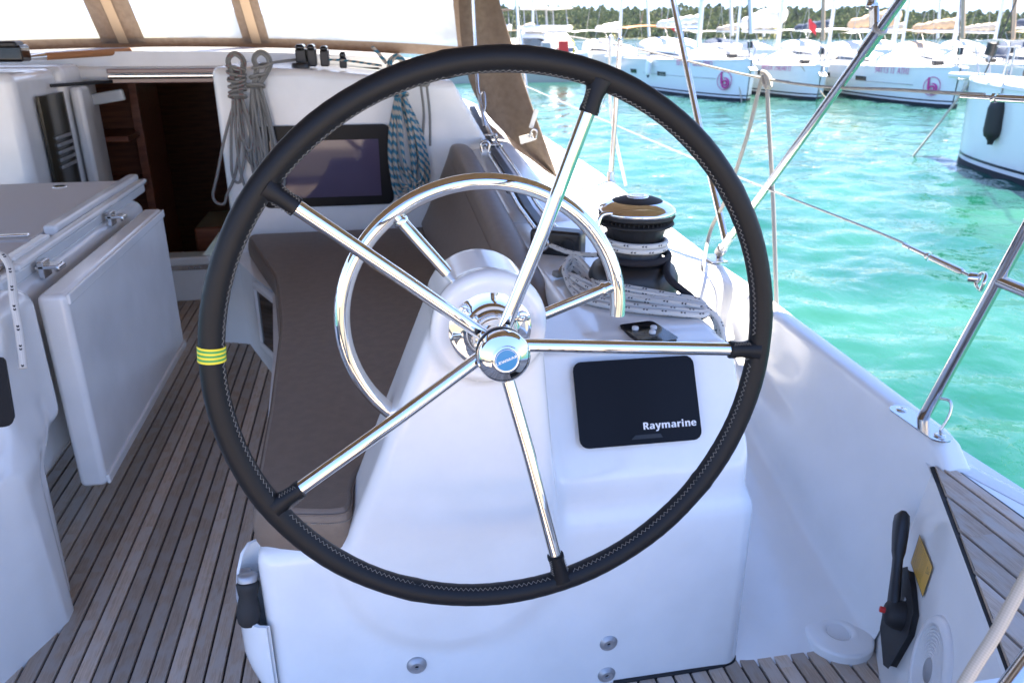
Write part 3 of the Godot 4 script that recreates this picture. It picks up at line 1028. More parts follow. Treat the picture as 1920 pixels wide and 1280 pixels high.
func wheel() -> void:
	var n := WN.normalized()
	var u := Vector3.UP.cross(n).normalized()
	var w := n.cross(u)
	var c := V(0.205, 0.964, -1.152)
	var R := 0.4555
	var rt := 0.0195
	var o := thing("steering_wheel", "large five-spoked steering wheel with black leather rim and chrome hub", "steering wheel", c - w * 0.475)
	var on := func(deg: float, rad: float, off := 0.0) -> Vector3:
		return c + (u * cos(deg_to_rad(deg)) + w * sin(deg_to_rad(deg))) * rad + n * off
	var spokes := [-3.8, 70.5, 140.7, 210.0, 282.0]
	# rim: slightly uneven leather with lap seams
	var ps := []
	var rr := []
	for k in 240:
		var dg := k * 1.5
		ps.append(on.call(dg, R))
		var bump := 0.0
		for s in [-38.0, 33.0, 100.0, 175.0, 247.0]:
			bump += 0.0011 * exp(-pow(wrapf(dg - s, -180.0, 180.0) / 1.2, 2.0))
		rr.append(rt + bump + 0.00025 * sin(dg * 0.31) + 0.0002 * sin(dg * 1.7))
	var b := Buf.new()
	b.tube(ps, rr, 28, false, 1.0, true)
	var rim := part("rim", b, M.leather, o)
	for s in spokes:
		var t := Buf.new()
		var pp := []
		var r3 := []
		for k in 9:
			var q := k / 8.0
			pp.append(on.call(s, lerpf(R - 0.006, R - 0.056, q)))
			r3.append(lerpf(0.0205, 0.0142, smoothstep(0.0, 0.5, q)) if q > 0 else 0.023)
		r3[8] = 0.0152
		r3[7] = 0.0155
		t.tube(pp, r3, 20)
		part("leather_sleeve", t, M.leather, rim)
	# cross stitching along the inner edge, on the side to the helmsman
	var st := Buf.new()
	var zig := []
	var m := 620
	for k in m:
		var dg := 360.0 * k / m
		var near := 99.0
		for s in spokes:
			near = minf(near, absf(wrapf(dg - s, -180.0, 180.0)))
		if near < 2.7:
			if zig.size() > 2: st.tube(zig, 0.00055, 4)
			zig = []
			continue
		var th := deg_to_rad(206.0 + (9.0 if k % 2 == 0 else -9.0))
		th = deg_to_rad(152.0 + (8.0 if k % 2 == 0 else -8.0))
		var ce: Vector3 = on.call(dg, R)
		var out: Vector3 = (ce - c).normalized()
		zig.append(ce + (out * cos(th) + n * sin(th)) * (rt + 0.0006))
	st.tube(zig, 0.00055, 4)
	for s in spokes:
		for side in [-1, 1]:
			var z2 := []
			for k in 13:
				var q := k / 12.0
				var ce: Vector3 = on.call(s, lerpf(R - 0.024, R - 0.053, q))
				var sd: Vector3 = (on.call(s + 90.0, 1.0) - c).normalized()
				var ph := deg_to_rad(38.0 + (9.0 if k % 2 == 0 else -9.0))
				z2.append(ce + (sd * side * cos(ph) + n * sin(ph)) * (lerpf(0.0185, 0.0155, q) + 0.0004))
			st.tube(z2, 0.00055, 4)
	part("stitching", st, M.thread, rim)
	# striped tape marking the top of the wheel
	for k in 7:
		var tp := []
		for j in 4:
			tp.append(on.call(173.2 + k * 0.43 + j * 0.43 / 3.0, R))
		var tb := Buf.new()
		tb.tube(tp, rt + 0.0013, 24, false)
		part("tape_band", tb, M.yellow_tape if k % 2 == 0 else M.green_tape, rim)
	# chrome spokes
	for s in spokes:
		var sp := Buf.new()
		sp.tube([on.call(s, 0.03, -0.05) - V(0.004, 0, 0), on.call(s, 0.20, -0.027), on.call(s, R - 0.045, -0.001)], 0.0118, 20)
		part("spoke", sp, M.chrome, o)
	# hub
	var ax := aim(V(0.2, 0.961, -1.152), n)
	part("hub_body", turned([Vector2(0, -0.075), Vector2(0.03, -0.075), Vector2(0.036, -0.07), Vector2(0.036, -0.07), Vector2(0.036, -0.035), Vector2(0.042, -0.032), Vector2(0.042, -0.032), Vector2(0.042, -0.026), Vector2(0.0, -0.026)], ax, 48), M.chrome, o)
	part("hub_ring", turned([Vector2(0.04, -0.027), Vector2(0.043, -0.025), Vector2(0.043, -0.016), Vector2(0.04, -0.014), Vector2(0.0, -0.014)], ax, 48), M.black_rubber, o)
	var cap := part("hub_cap", turned([Vector2(0.041, -0.015), Vector2(0.0435, -0.011), Vector2(0.0445, 0.0), Vector2(0.0435, 0.006), Vector2(0.041, 0.0095), Vector2(0.034, 0.0145), Vector2(0.026, 0.018), Vector2(0.0235, 0.0195), Vector2(0.0225, 0.021), Vector2(0.0205, 0.0215), Vector2(0.0205, 0.0215), Vector2(0.020, 0.0205), Vector2(0.0, 0.0205)], ax, 56), M.chrome, o)
	part("badge", turned([Vector2(0.0192, 0.0206), Vector2(0.0192, 0.0213), Vector2(0.0, 0.0213)], ax, 40), M.blue_print, cap)
	part("badge_line", turned([Vector2(0.0182, 0.0214), Vector2(0.0182, 0.0217), Vector2(0.0176, 0.0217), Vector2(0.0176, 0.0214)], ax, 40), M.white_print, cap)
	var tx := face(ax * V(0, 0.0214, 0), n, u)
	tx.basis = tx.basis * Basis(V(0, 0, 1), deg_to_rad(19.0))
	text("lettering", "LEWMAR", 0.0043, tx, M.white_print, cap, true, 1.5)
	# shaft bearing flange on the console
	var fl := thing("bearing_flange", "round chrome bearing flange between the wheel hub and the white pedestal", "flange", V(0.2, 0.88, -1.295))
	var fx := aim(V(0.2, 0.957, -1.302), V(0, 0.03, 1))
	part("plate", turned([Vector2(0.077, 0.0), Vector2(0.077, 0.007), Vector2(0.075, 0.0095), Vector2(0.068, 0.0115), Vector2(0.055, 0.0125), Vector2(0.046, 0.018), Vector2(0.041, 0.03), Vector2(0.0395, 0.042), Vector2(0.0395, 0.042), Vector2(0.0375, 0.043), Vector2(0.0375, 0.05), Vector2(0.0395, 0.051), Vector2(0.0395, 0.062), Vector2(0.037, 0.065), Vector2(0.0335, 0.08), Vector2(0.0335, 0.1)], fx, 56), M.chrome, fl)
	for k in 3:
		var an := deg_to_rad(20.0 + 120.0 * k)
		part("screw", turned([Vector2(0.0105, 0), Vector2(0.0105, 0.005), Vector2(0.0085, 0.007), Vector2(0.004, 0.007), Vector2(0.004, 0.007), Vector2(0.0038, 0.004), Vector2(0, 0.004)], aim(fx * V(cos(an) * 0.062, 0.011, -sin(an) * 0.062), fx.basis.y), 20), M.chrome, fl)

func guard_ring() -> void:
	var c := V(0.206, 0.938, -1.41)
	var o := thing("guard_rail", "curved chrome grab rail arching behind the steering wheel", "grab rail", c - V(0, 0.25, 0))
	var ps := []
	for k in 61:
		var an := deg_to_rad(lerpf(-3.0, 236.0, k / 60.0))
		ps.append(c + V(cos(an) * 0.272, sin(an) * 0.262, -0.03 * sin(an) * 0.3))
	part("arch", tubed(ps, 0.0155, 22), M.chrome, o)
	for q in [[V(0.462, 0.985, -1.41), V(0.285, 0.925, -1.40)], [V(0.045, 1.145, -1.415), V(0.14, 1.03, -1.39)]]:
		part("strut", tubed([q[0], q[1]], 0.0118, 18), M.chrome, o)
		part("weld_collar", turned([Vector2(0.0135, -0.004), Vector2(0.015, 0.0), Vector2(0.0128, 0.005)], aim(q[0] + (q[1] - q[0]).normalized() * 0.0165, q[1] - q[0]), 18), M.chrome, o)

func instruments() -> void:
	var n := V(0, 0.509, 0.861).normalized()
	var xf := face(V(0.549, 0.697, -1.4645), n, V(1, 0, 0.02))
	var o := thing("display_cover", "black rectangular display cover on the sloping face of the pedestal", "display", xf.origin - V(0, 0.1, 0))
	var b := Buf.new()
	b.prism(rrect(0.266, 0.176, 0.014), xf, 0.016, 0.006, 4)
	var body := part("cover", b, M.display_cover, o)
	var ip := Buf.new()
	ip.prism(rrect(0.246, 0.152, 0.006), Transform3D(xf.basis, xf * V(0.0, 0.004, 0.0158)), 0.0008, 0.0004, 1)
	part("panel", ip, M.display_cover, body)
	var fp := Buf.new()
	fp.prism(PackedVector2Array([Vector2(-0.034, -0.004), Vector2(-0.026, 0.003), Vector2(0.03, 0.003), Vector2(0.034, -0.004)]), Transform3D(xf.basis, xf * V(0.012, -0.0775, 0.0155)), 0.003, 0.001, 1)
	part("finger_lip", fp, M.black_plastic, body)
	text("lettering", "Raymarine", 0.0148, Transform3D(xf.basis, xf * V(0.067, -0.0555, 0.0172)), M.white_print, body, true, 1.15)
	# keypad
	var k := thing("keypad", "small glossy black keypad with three white buttons beside the coiled rope", "keypad", V(0.615, 0.8, -1.595))
	var kx := Transform3D(Basis(V(1, 0, -0.17).normalized(), V(0, 0, -1), V(0, 1, 0)), V(0.617, 0.799, -1.592))
	kx.basis = Basis(V(0.985, 0, -0.17), V(-0.17, 0, -0.985), V(0, 1, 0))
	var kb := Buf.new()
	kb.prism(rrect(0.088, 0.125, 0.012), kx, 0.0115, 0.002, 2)
	part("case", kb, M.gloss_black, k)
	for q in [Vector2(-0.021, 0.024), Vector2(0.022, 0.014), Vector2(0.004, -0.012)]:
		part("button", turned([Vector2(0.0078, 0), Vector2(0.0078, 0.005), Vector2(0.0068, 0.0066), Vector2(0, 0.0068)], aim(kx * V(q.x, q.y, 0.0115), V(0, 1, 0)), 18), M.white_plastic, k)

func cushions() -> void:
	# seat cushion: outline traced on the seat, softly crowned
	var ol := [Vector2(-0.268, 1.405), Vector2(-0.10, 1.365), Vector2(-0.075, 1.39), Vector2(-0.078, 1.47), Vector2(-0.055, 1.545), Vector2(0.0, 1.61), Vector2(0.05, 1.66), Vector2(0.30, 1.7), Vector2(0.33, 2.6), Vector2(0.30, 3.8), Vector2(0.28, 3.845), Vector2(-0.56, 3.845), Vector2(-0.585, 3.8), Vector2(-0.39, 3.1), Vector2(-0.318, 2.5), Vector2(-0.29, 1.9), Vector2(-0.28, 1.45)]
	var pts := []
	for q in ol: pts.append(V(q.x, 0, q.y))
	var sm := pts
	for it in 2:
		var nx := []
		for k in sm.size():
			var p: Vector3 = sm[k]
			var q: Vector3 = sm[(k + 1) % sm.size()]
			var cut: float = minf(0.25, 0.03 / (q - p).length()) if it == 0 else minf(0.25, 0.012 / (q - p).length())
			nx.append(p.lerp(q, cut)); nx.append(q.lerp(p, cut))
		sm = nx
	var rings := []
	for lv in [[0.0, 0.455], [-0.006, 0.47], [-0.009, 0.5], [-0.004, 0.53], [0.001, 0.544], [0.006, 0.551], [0.011, 0.555]]:
		var ring := []
		for k in sm.size():
			var a: Vector3 = sm[(k - 1 + sm.size()) % sm.size()]
			var bb: Vector3 = sm[(k + 1) % sm.size()]
			var tg := (bb - a).normalized()
			var p: Vector3 = sm[k] + V(-tg.z, 0, tg.x) * lv[0]
			ring.append(V(p.x, lv[1], -p.z))
		rings.append(ring)
	var b := Buf.new()
	b.grid(rings, true)
	level(b, rings[-1])
	var o := thing("seat_cushion", "taupe vinyl cushion along the starboard cockpit seat", "cushion", V(0.0, 0.455, -2.6))
	var body := part("pad", b, M.vinyl, o)
	var pip := Buf.new()
	var edge := []
	for p in rings[4]: edge.append(p + V(0, 0.0015, 0))
	pip.tube(edge, 0.0024, 6, false, 1.0, true)
	part("piping", pip, M.vinyl, body)
	var stt := Buf.new()
	for k in 150:
		var q: int = int(k * 0.5) % rings[3].size()
		if k % 2 == 0: continue
		if q > 40: break
		for s in 5:
			var p: Vector3 = rings[3][q].lerp(rings[3][(q + 1) % rings[3].size()], s / 5.0)
			var p2: Vector3 = rings[3][q].lerp(rings[3][(q + 1) % rings[3].size()], (s + 0.55) / 5.0)
			var out := (V(0, 0, 0.002) if q < 10 else V(0.0015, 0.0, 0.001))
			stt.tube([p + out, p2 + out], 0.0009, 4)
	part("stitching", stt, M.thread, body).set_meta("kind", "stuff")
	# backrest leaning on the coaming
	var r := thing("backrest_cushion", "taupe vinyl backrest leaning against the starboard coaming", "cushion", V(0.35, 0.55, -2.9))
	var bb := Buf.new()
	var rows := []
	for k in 40:
		var t := k / 39.0
		var z := lerpf(-3.83, -1.92, t)
		var top := lerpf(0.975, 0.80, pow(t, 1.15))
		var round_ := minf(1.0, minf(smoothstep(0.0, 0.03, t), smoothstep(1.0, 0.9, t)))
		top = lerpf(0.62, top, 0.55 + 0.45 * sqrt(round_))
		var lean := lerpf(0.42, 0.405, t)
		var row := []
		var pr := [Vector2(0.255, 0.556), Vector2(0.245, 0.58), Vector2(lerpf(0.255, lean, 0.35), lerpf(0.57, top, 0.4)), Vector2(lerpf(0.255, lean, 0.8), lerpf(0.57, top, 0.85)), Vector2(lean - 0.02, top - 0.012), Vector2(lean + 0.005, top), Vector2(lean + 0.055, top - 0.005), Vector2(lean + 0.085, top - 0.03), Vector2(lean + 0.09, top - 0.08), Vector2(0.40, 0.556)]
		var p3 := []
		for q in pr: p3.append(V(q.x, q.y, z))
		rows.append(chaikin(p3, 2))
	bb.grid(rows)
	bb.flat(rows[0])
	var back: Array = rows[-1].duplicate()
	back.reverse()
	bb.flat(back)
	var rb := part("pad", bb, M.vinyl, r)
	var sp := []
	for k in range(2, 38): sp.append(rows[k][14] + V(-0.0012, 0.0012, 0))
	part("piping", tubed(sp, 0.0024, 6), M.vinyl, rb)

func ring_rope(c: Vector3, r: float, rr: float, turns: float, pitch: float, start := 0.0) -> Array:
	var out := []
	var m := int(36 * turns)
	for k in m + 1:
		var an := start + TAU * turns * k / m
		out.append(c + V(cos(an) * r, pitch * turns * k / m, sin(an) * r))
	return out

func winch() -> void:
	var c := V(0.70, 0.797, -1.95)
	var o := thing("winch", "black sheet winch with chrome top on the coaming", "winch", c)
	var x := at(c)
	part("base", turned([Vector2(0.122, 0.0), Vector2(0.124, 0.02), Vector2(0.122, 0.045), Vector2(0.112, 0.068), Vector2(0.094, 0.082), Vector2(0.08, 0.088)], x, 56), M.black_plastic, o)
	# ribbed drum
	var d := Buf.new()
	var rows := []
	for k in 13:
		var t := k / 12.0
		var y := lerpf(0.085, 0.182, t)
		var r := 0.069 + 0.018 * pow(absf(t - 0.45) / 0.55, 2.2)
		var row := []
		for s in 96:
			var an := TAU * s / 96.0
			var rib := 0.0022 * pow(maxf(0.0, sin(an * 16.0 + t * 2.2)), 2.0) * smoothstep(0.0, 0.25, t) * smoothstep(1.0, 0.75, t)
			row.append(c + V(cos(an) * (r + rib), y, sin(an) * (r + rib)))
		rows.append(row)
	d.grid(rows, true)
	part("drum", d, M.black_plastic, o)
	# self-tailing jaws with teeth
	part("jaw", turned([Vector2(0.08, 0.180), Vector2(0.098, 0.183), Vector2(0.101, 0.187), Vector2(0.099, 0.191), Vector2(0.084, 0.194), Vector2(0.084, 0.199), Vector2(0.1, 0.203), Vector2(0.1025, 0.208), Vector2(0.1, 0.214)], x, 56), M.black_rubber, o)
	var teeth := Buf.new()
	for k in 48:
		var an := TAU * k / 48.0
		teeth.box(Transform3D(Basis(Vector3.UP, -an), c + V(cos(an) * 0.091, 0.1965, sin(an) * 0.091)), V(0.012, 0.008, 0.003), 0.001, 1)
	var tt := part("teeth", teeth, M.black_rubber, o)
	tt.set_meta("kind", "stuff")
	var cap := part("cap", turned([Vector2(0.1, 0.214), Vector2(0.1032, 0.217), Vector2(0.1035, 0.222), Vector2(0.1, 0.228), Vector2(0.088, 0.237), Vector2(0.072, 0.244), Vector2(0.066, 0.2455)], x, 64), M.chrome, o)
	part("crown", turned([Vector2(0.067, 0.2452), Vector2(0.064, 0.2475), Vector2(0.05, 0.2525), Vector2(0.03, 0.256), Vector2(0.027, 0.256)], x, 48), M.black_rubber, cap)
	part("socket", turned([Vector2(0.0295, 0.2555), Vector2(0.029, 0.2595), Vector2(0.026, 0.2605), Vector2(0.0165, 0.2595), Vector2(0.0165, 0.2595), Vector2(0.016, 0.235), Vector2(0, 0.235)], x, 36), M.chrome, cap)
	var arm := Buf.new()
	arm.tube(spline([c + V(-0.075, 0.225, 0.05), c + V(-0.105, 0.222, 0.045), c + V(-0.117, 0.205, 0.045), c + V(-0.122, 0.175, 0.047)], 4), 0.007, 10)
	arm.box(at(c + V(-0.123, 0.163, 0.047)), V(0.03, 0.022, 0.026), 0.006)
	part("feeder_arm", arm, M.chrome, o)
	# sheet round the drum: two turns of white, one of black below
	solo("winch_sheet", tubed(ring_rope(c + V(0, 0.117, 0), 0.083, 0.007, 2.1, 0.0145, -2.2), 0.0072, 10, 0.045), M.rope_white, "white black-flecked sheet wound twice round the winch drum", "rope")
	var bl := ring_rope(c + V(0, 0.097, 0), 0.092, 0.01, 1.25, 0.002, -1.2)
	var tail := spline([bl[-1], c + V(0.05, 0.07, 0.13), c + V(0.105, 0.02, 0.175), c + V(0.125, -0.02, 0.21)], 6)
	solo("black_sheet", tubed(bl + tail.slice(1), 0.0095, 12, 0.05), M.rope_black, "thick black sheet round the foot of the winch drum", "rope")
	# coil of the white sheet's tail, laid in long loops beside the winch
	var coil := []
	var lr := RandomNumberGenerator.new()
	lr.seed = 21
	for k in 5:
		var s := k * 0.0135
		var up := 0.004 * (k % 2) + 0.006 * maxf(0, 2 - k)
		var l := [V(0.800 - s * 0.4, 0.812 + up, -1.70 + s * 0.55), V(0.735 - s * 0.6, 0.817 + up, -1.745 + s * 1.15), V(0.655 - s * 0.7, 0.815 + up, -1.800 + s * 1.2), V(0.59 - s, 0.814 + up, -1.868 + s * 0.9), V(0.54 - s * 0.35, 0.816 + up * 1.5, -1.965 + s * 0.5), V(0.535 - s * 0.2, 0.822 + k * 0.006, -2.04 + s * 0.2), V(0.565, 0.828 + k * 0.008, -2.065 - s * 0.2), V(0.58 + s * 0.2, 0.822 + k * 0.004, -1.99 + s * 0.1), V(0.60 - s * 0.5, 0.818 + up + 0.008, -1.885 + s * 0.5), V(0.67 - s * 0.45, 0.82 + up + 0.006, -1.818 + s * 0.6), V(0.745 - s * 0.4, 0.822 + up, -1.765 + s * 0.7), V(0.798 - s * 0.2, 0.818 + up, -1.725 + s * 0.3)]
		for p in l: coil.append(p + V(lr.randf_range(-1, 1), 0.4 * lr.randf(), lr.randf_range(-1, 1)) * 0.004)
		coil.append(V(0.816 - s * 0.3, 0.807 + 0.003 * k, -1.705 + s * 0.4))
	coil.append(V(0.829, 0.785, -1.69)); coil.append(V(0.836, 0.74, -1.683)); coil.append(V(0.838, 0.68, -1.68))
	solo("sheet_coil", tubed(spline(coil, 6), 0.0072, 10, 0.045), M.rope_white, "white black-flecked rope coiled on the pedestal beside the winch", "rope")
	for q in 2:
		solo("sheet_tail", tubed(spline([V(0.775, 0.822, -1.735 + q * 0.025), V(0.808, 0.818, -1.70 + q * 0.02), V(0.828, 0.79, -1.675 + q * 0.018), V(0.837 - q * 0.002, 0.74, -1.66 + q * 0.018), V(0.838, 0.66 - 0.03 * q, -1.652 + q * 0.016)], 5), 0.0072, 10, 0.045), M.rope_white, ["white flecked rope tail hanging nearest the gunwale over the pedestal edge", "white flecked rope tail hanging nearest the keypad over the pedestal edge"][q], "rope", "rope tails over the pedestal edge")
	# lead block and the lines through it
	var lb := thing("lead_block", "black lead block with two eyelets ahead of the winch", "fairlead", V(0.585, 0.8, -2.33))
	var bx := Basis(Vector3.UP, -0.55)
	part("body", boxed(V(0.585, 0.835, -2.35), V(0.17, 0.085, 0.07), 0.012, bx), M.black_plastic, lb)
	for s in [-0.042, 0.042]:
		var p := V(0.585, 0.835, -2.35) + bx * V(s, 0, 0.036)
		var e := Buf.new()
		e.lathe([Vector2(0.026, -0.004), Vector2(0.025, 0.004), Vector2(0.018, 0.005), Vector2(0.016, -0.002)], aim(p, bx * V(0, 0, 1)), 24)
		part("eyelet", e, M.stainless if s < 0 else M.black_rubber, lb)
	solo("lead_line", tubed(spline([V(0.55, 0.838, -2.30), V(0.585, 0.84, -2.2), V(0.625, 0.865, -2.07), V(0.648, 0.9, -2.0)], 5), 0.0072, 10, 0.045), M.rope_white, "white flecked line running from the lead block to the winch", "rope")
	# genoa track along the coaming
	var tr := thing("genoa_track", "dark genoa track flanked by steel rods along the coaming top", "track", V(0.6, 0.9, -3.4))
	var line := [V(0.62, 1.06, -4.6), V(0.605, 0.965, -3.95), V(0.59, 0.945, -3.7), V(0.575, 0.915, -3.2), V(0.57, 0.86, -2.75), V(0.575, 0.835, -2.45)]
	var tbuf := Buf.new()
	for k in line.size() - 1:
		var mid: Vector3 = (line[k] + line[k + 1]) * 0.5
		var dd: Vector3 = line[k + 1] - line[k]
		tbuf.box(Transform3D(face(mid, V(0, 1, 0), V(1, 0, 0)).basis * Basis(), mid).looking_at(mid + dd, Vector3.UP), V(0.034, 0.022, dd.length() + 0.01), 0.004)
	part("track", tbuf, M.black_plastic, tr)
	for s in [-0.036, 0.036]:
		var q := []
		for p in line: q.append(p + V(s, 0.012, 0))
		part("rod", tubed(q, 0.008, 10), M.stainless, tr)
	for p in [V(0.592, 0.972, -3.72), V(0.606, 0.99, -3.95), V(0.573, 0.905, -2.95)]:
		var br := Buf.new()
		for s in [-0.036, 0.036]:
			br.lathe([Vector2(0.0095, -0.007), Vector2(0.015, -0.007), Vector2(0.0155, 0.007), Vector2(0.0095, 0.007)], aim(p + V(s, -0.012, 0), V(0, 0, 1)), 18)
		br.box(at(p + V(0, -0.008, 0)), V(0.06, 0.012, 0.014), 0.004)
		part("bracket", br, M.stainless, tr)
	var sh := thing("shackle", "small steel shackle on a white lug beside the backrest", "shackle", V(0.535, 0.93, -3.55))
	part("bow", tubed(spline([V(0.52, 0.955, -3.55), V(0.515, 0.99, -3.55), V(0.535, 1.005, -3.55), V(0.553, 0.99, -3.55), V(0.55, 0.955, -3.55)], 5), 0.006, 8), M.stainless, sh)
	part("lug", boxed(V(0.535, 0.95, -3.56), V(0.05, 0.03, 0.03), 0.01), M.white_plastic, sh)
	var cl := thing("strap_eye", "small steel strap eye with grey webbing beside the backrest end", "strap eye", V(0.545, 0.805, -2.08))
	part("webbing", boxed(V(0.545, 0.815, -2.08), V(0.085, 0.018, 0.03), 0.006, Basis(Vector3.UP, 0.35)), M.rope_grey, cl)
	part("ring", tubed(spline([V(0.52, 0.823, -2.065), V(0.53, 0.834, -2.075), V(0.55, 0.834, -2.085), V(0.56, 0.823, -2.09)], 4), 0.004, 8), M.stainless, cl)

func bulkhead_ropes() -> void:
	var lr := RandomNumberGenerator.new()
	# a hank: wrapped neck, loop on top, long hanging bights
	var hank := func(called: String, label: String, m: Material, top: Vector3, neck: Vector3, wraps: int, bights: Array, r: float, vper: float) -> void:
		lr.seed = int(top.x * 1000) + 77
		var o := thing(called, label, "rope", V(neck.x, bights[0][1], neck.z))
		for q in 2:
			var s := 0.011 * q
			part("top_loop", tubed(spline([neck + V(-0.014 + s, 0, 0.008), top + V(-0.03 + s, -0.07, s), top + V(-0.037 + s, -0.034, s), top + V(-0.022 + s * 0.7, -0.007 - s * 0.7, 0.004 + s), top + V(0.002, 0.004 - s, 0.005 + s), top + V(0.026 - s * 0.7, -0.007 - s * 0.7, 0.006 + s), top + V(0.04 - s, -0.034, s), top + V(0.033 - s, -0.07, s), neck + V(0.016 - s, 0, 0.008)], 5), r, 9, vper), m, o)
		for w in wraps:
			var c := neck.lerp(top + V(0, -0.055, 0), float(w) / maxf(1, wraps - 1) * 0.95)
			var pr := []
			for k in 17:
				var an := TAU * k / 16.0
				pr.append(c + V(cos(an) * (0.036 + lr.randf() * 0.003), 0.009 * sin(an + w) + 0.004 * lr.randf(), sin(an) * 0.021 + 0.008))
			part("wrap", tubed(pr, r, 9, vper), m, o)
		var kk := 0
		for bt in bights:               # [x of lowest point, y of lowest point, half width, z offset]
			var low := V(bt[0], bt[1], neck.z + bt[3])
			var hw: float = bt[2]
			var n0 := neck + V(lr.randf_range(-0.024, 0.0), -0.01, bt[3])
			var n1 := neck + V(lr.randf_range(0.0, 0.024), -0.01, bt[3])
			part("bight", tubed(spline([n0, n0.lerp(low, 0.35) + V(-hw * 0.7, 0, 0), n0.lerp(low, 0.7) + V(-hw * 1.05, 0, 0), low + V(-hw * 0.9, 0.05, 0), low + V(-hw * 0.5, 0.012, 0.003), low + V(hw * 0.4, 0.01, 0.005), low + V(hw * 0.9, 0.05, 0.004), n1.lerp(low, 0.7) + V(hw * 1.05, 0, 0.003), n1.lerp(low, 0.35) + V(hw * 0.75, 0, 0.002), n1], 6), r, 9, vper), m, o)
			kk += 1
	hank.call("rope_hank", "grey red-flecked rope hank nearest the companionway on the bulkhead", M.rope_grey_red, V(-0.545, 1.375, -3.83), V(-0.553, 1.19, -3.835), 6, [[-0.69, 0.70, 0.035, 0.0], [-0.60, 0.80, 0.024, 0.006], [-0.545, 0.74, 0.03, 0.012], [-0.50, 0.82, 0.026, 0.0], [-0.53, 0.95, 0.02, 0.018]], 0.0068, 0.05)
	hank.call("rope_hank", "plain grey rope hank beside the red-flecked one on the bulkhead", M.rope_grey, V(-0.432, 1.38, -3.82), V(-0.47, 1.235, -3.835), 3, [[-0.46, 0.78, 0.03, 0.0], [-0.42, 0.76, 0.034, 0.004], [-0.50, 0.80, 0.03, -0.004], [-0.43, 0.86, 0.022, 0.01], [-0.49, 0.74, 0.02, 0.008]], 0.0072, 0.05)
	hank.call("rope_hank", "blue and beige striped rope hank right of the bulkhead window", M.rope_blue, V(0.165, 1.36, -3.81), V(0.175, 1.19, -3.83), 3, [[0.175, 0.74, 0.056, 0.0], [0.20, 0.70, 0.055, 0.012], [0.235, 0.76, 0.058, 0.006], [0.19, 0.76, 0.04, 0.02], [0.215, 0.73, 0.082, -0.004], [0.235, 0.78, 0.034, 0.026], [0.165, 0.70, 0.046, 0.008], [0.2, 0.72, 0.07, 0.016], [0.21, 0.745, 0.018, 0.03]], 0.0072, 0.04)
	solo("rope_end", tubed([V(0.12, 1.33, -3.84), V(0.085, 1.375, -3.82), V(0.06, 1.40, -3.8)], 0.008, 9, 0.04), M.rope_blue, "frayed blue rope end sticking up above the striped hank", "rope")
	var gl := thing("grey_line", "thin grey line hanging behind the striped hank", "rope", V(0.3, 0.9, -3.84))
	for s in [0.0, 0.028]:
		part("strand", tubed(spline([V(0.275 + s, 1.235, -3.845), V(0.285 + s, 1.1, -3.848), V(0.27 + s * 1.4, 0.95, -3.85)], 5), 0.006, 8, 0.05), M.rope_grey, gl)
	part("knot", boxed(V(0.29, 1.24, -3.845), V(0.06, 0.034, 0.03), 0.015), M.rope_grey, gl)

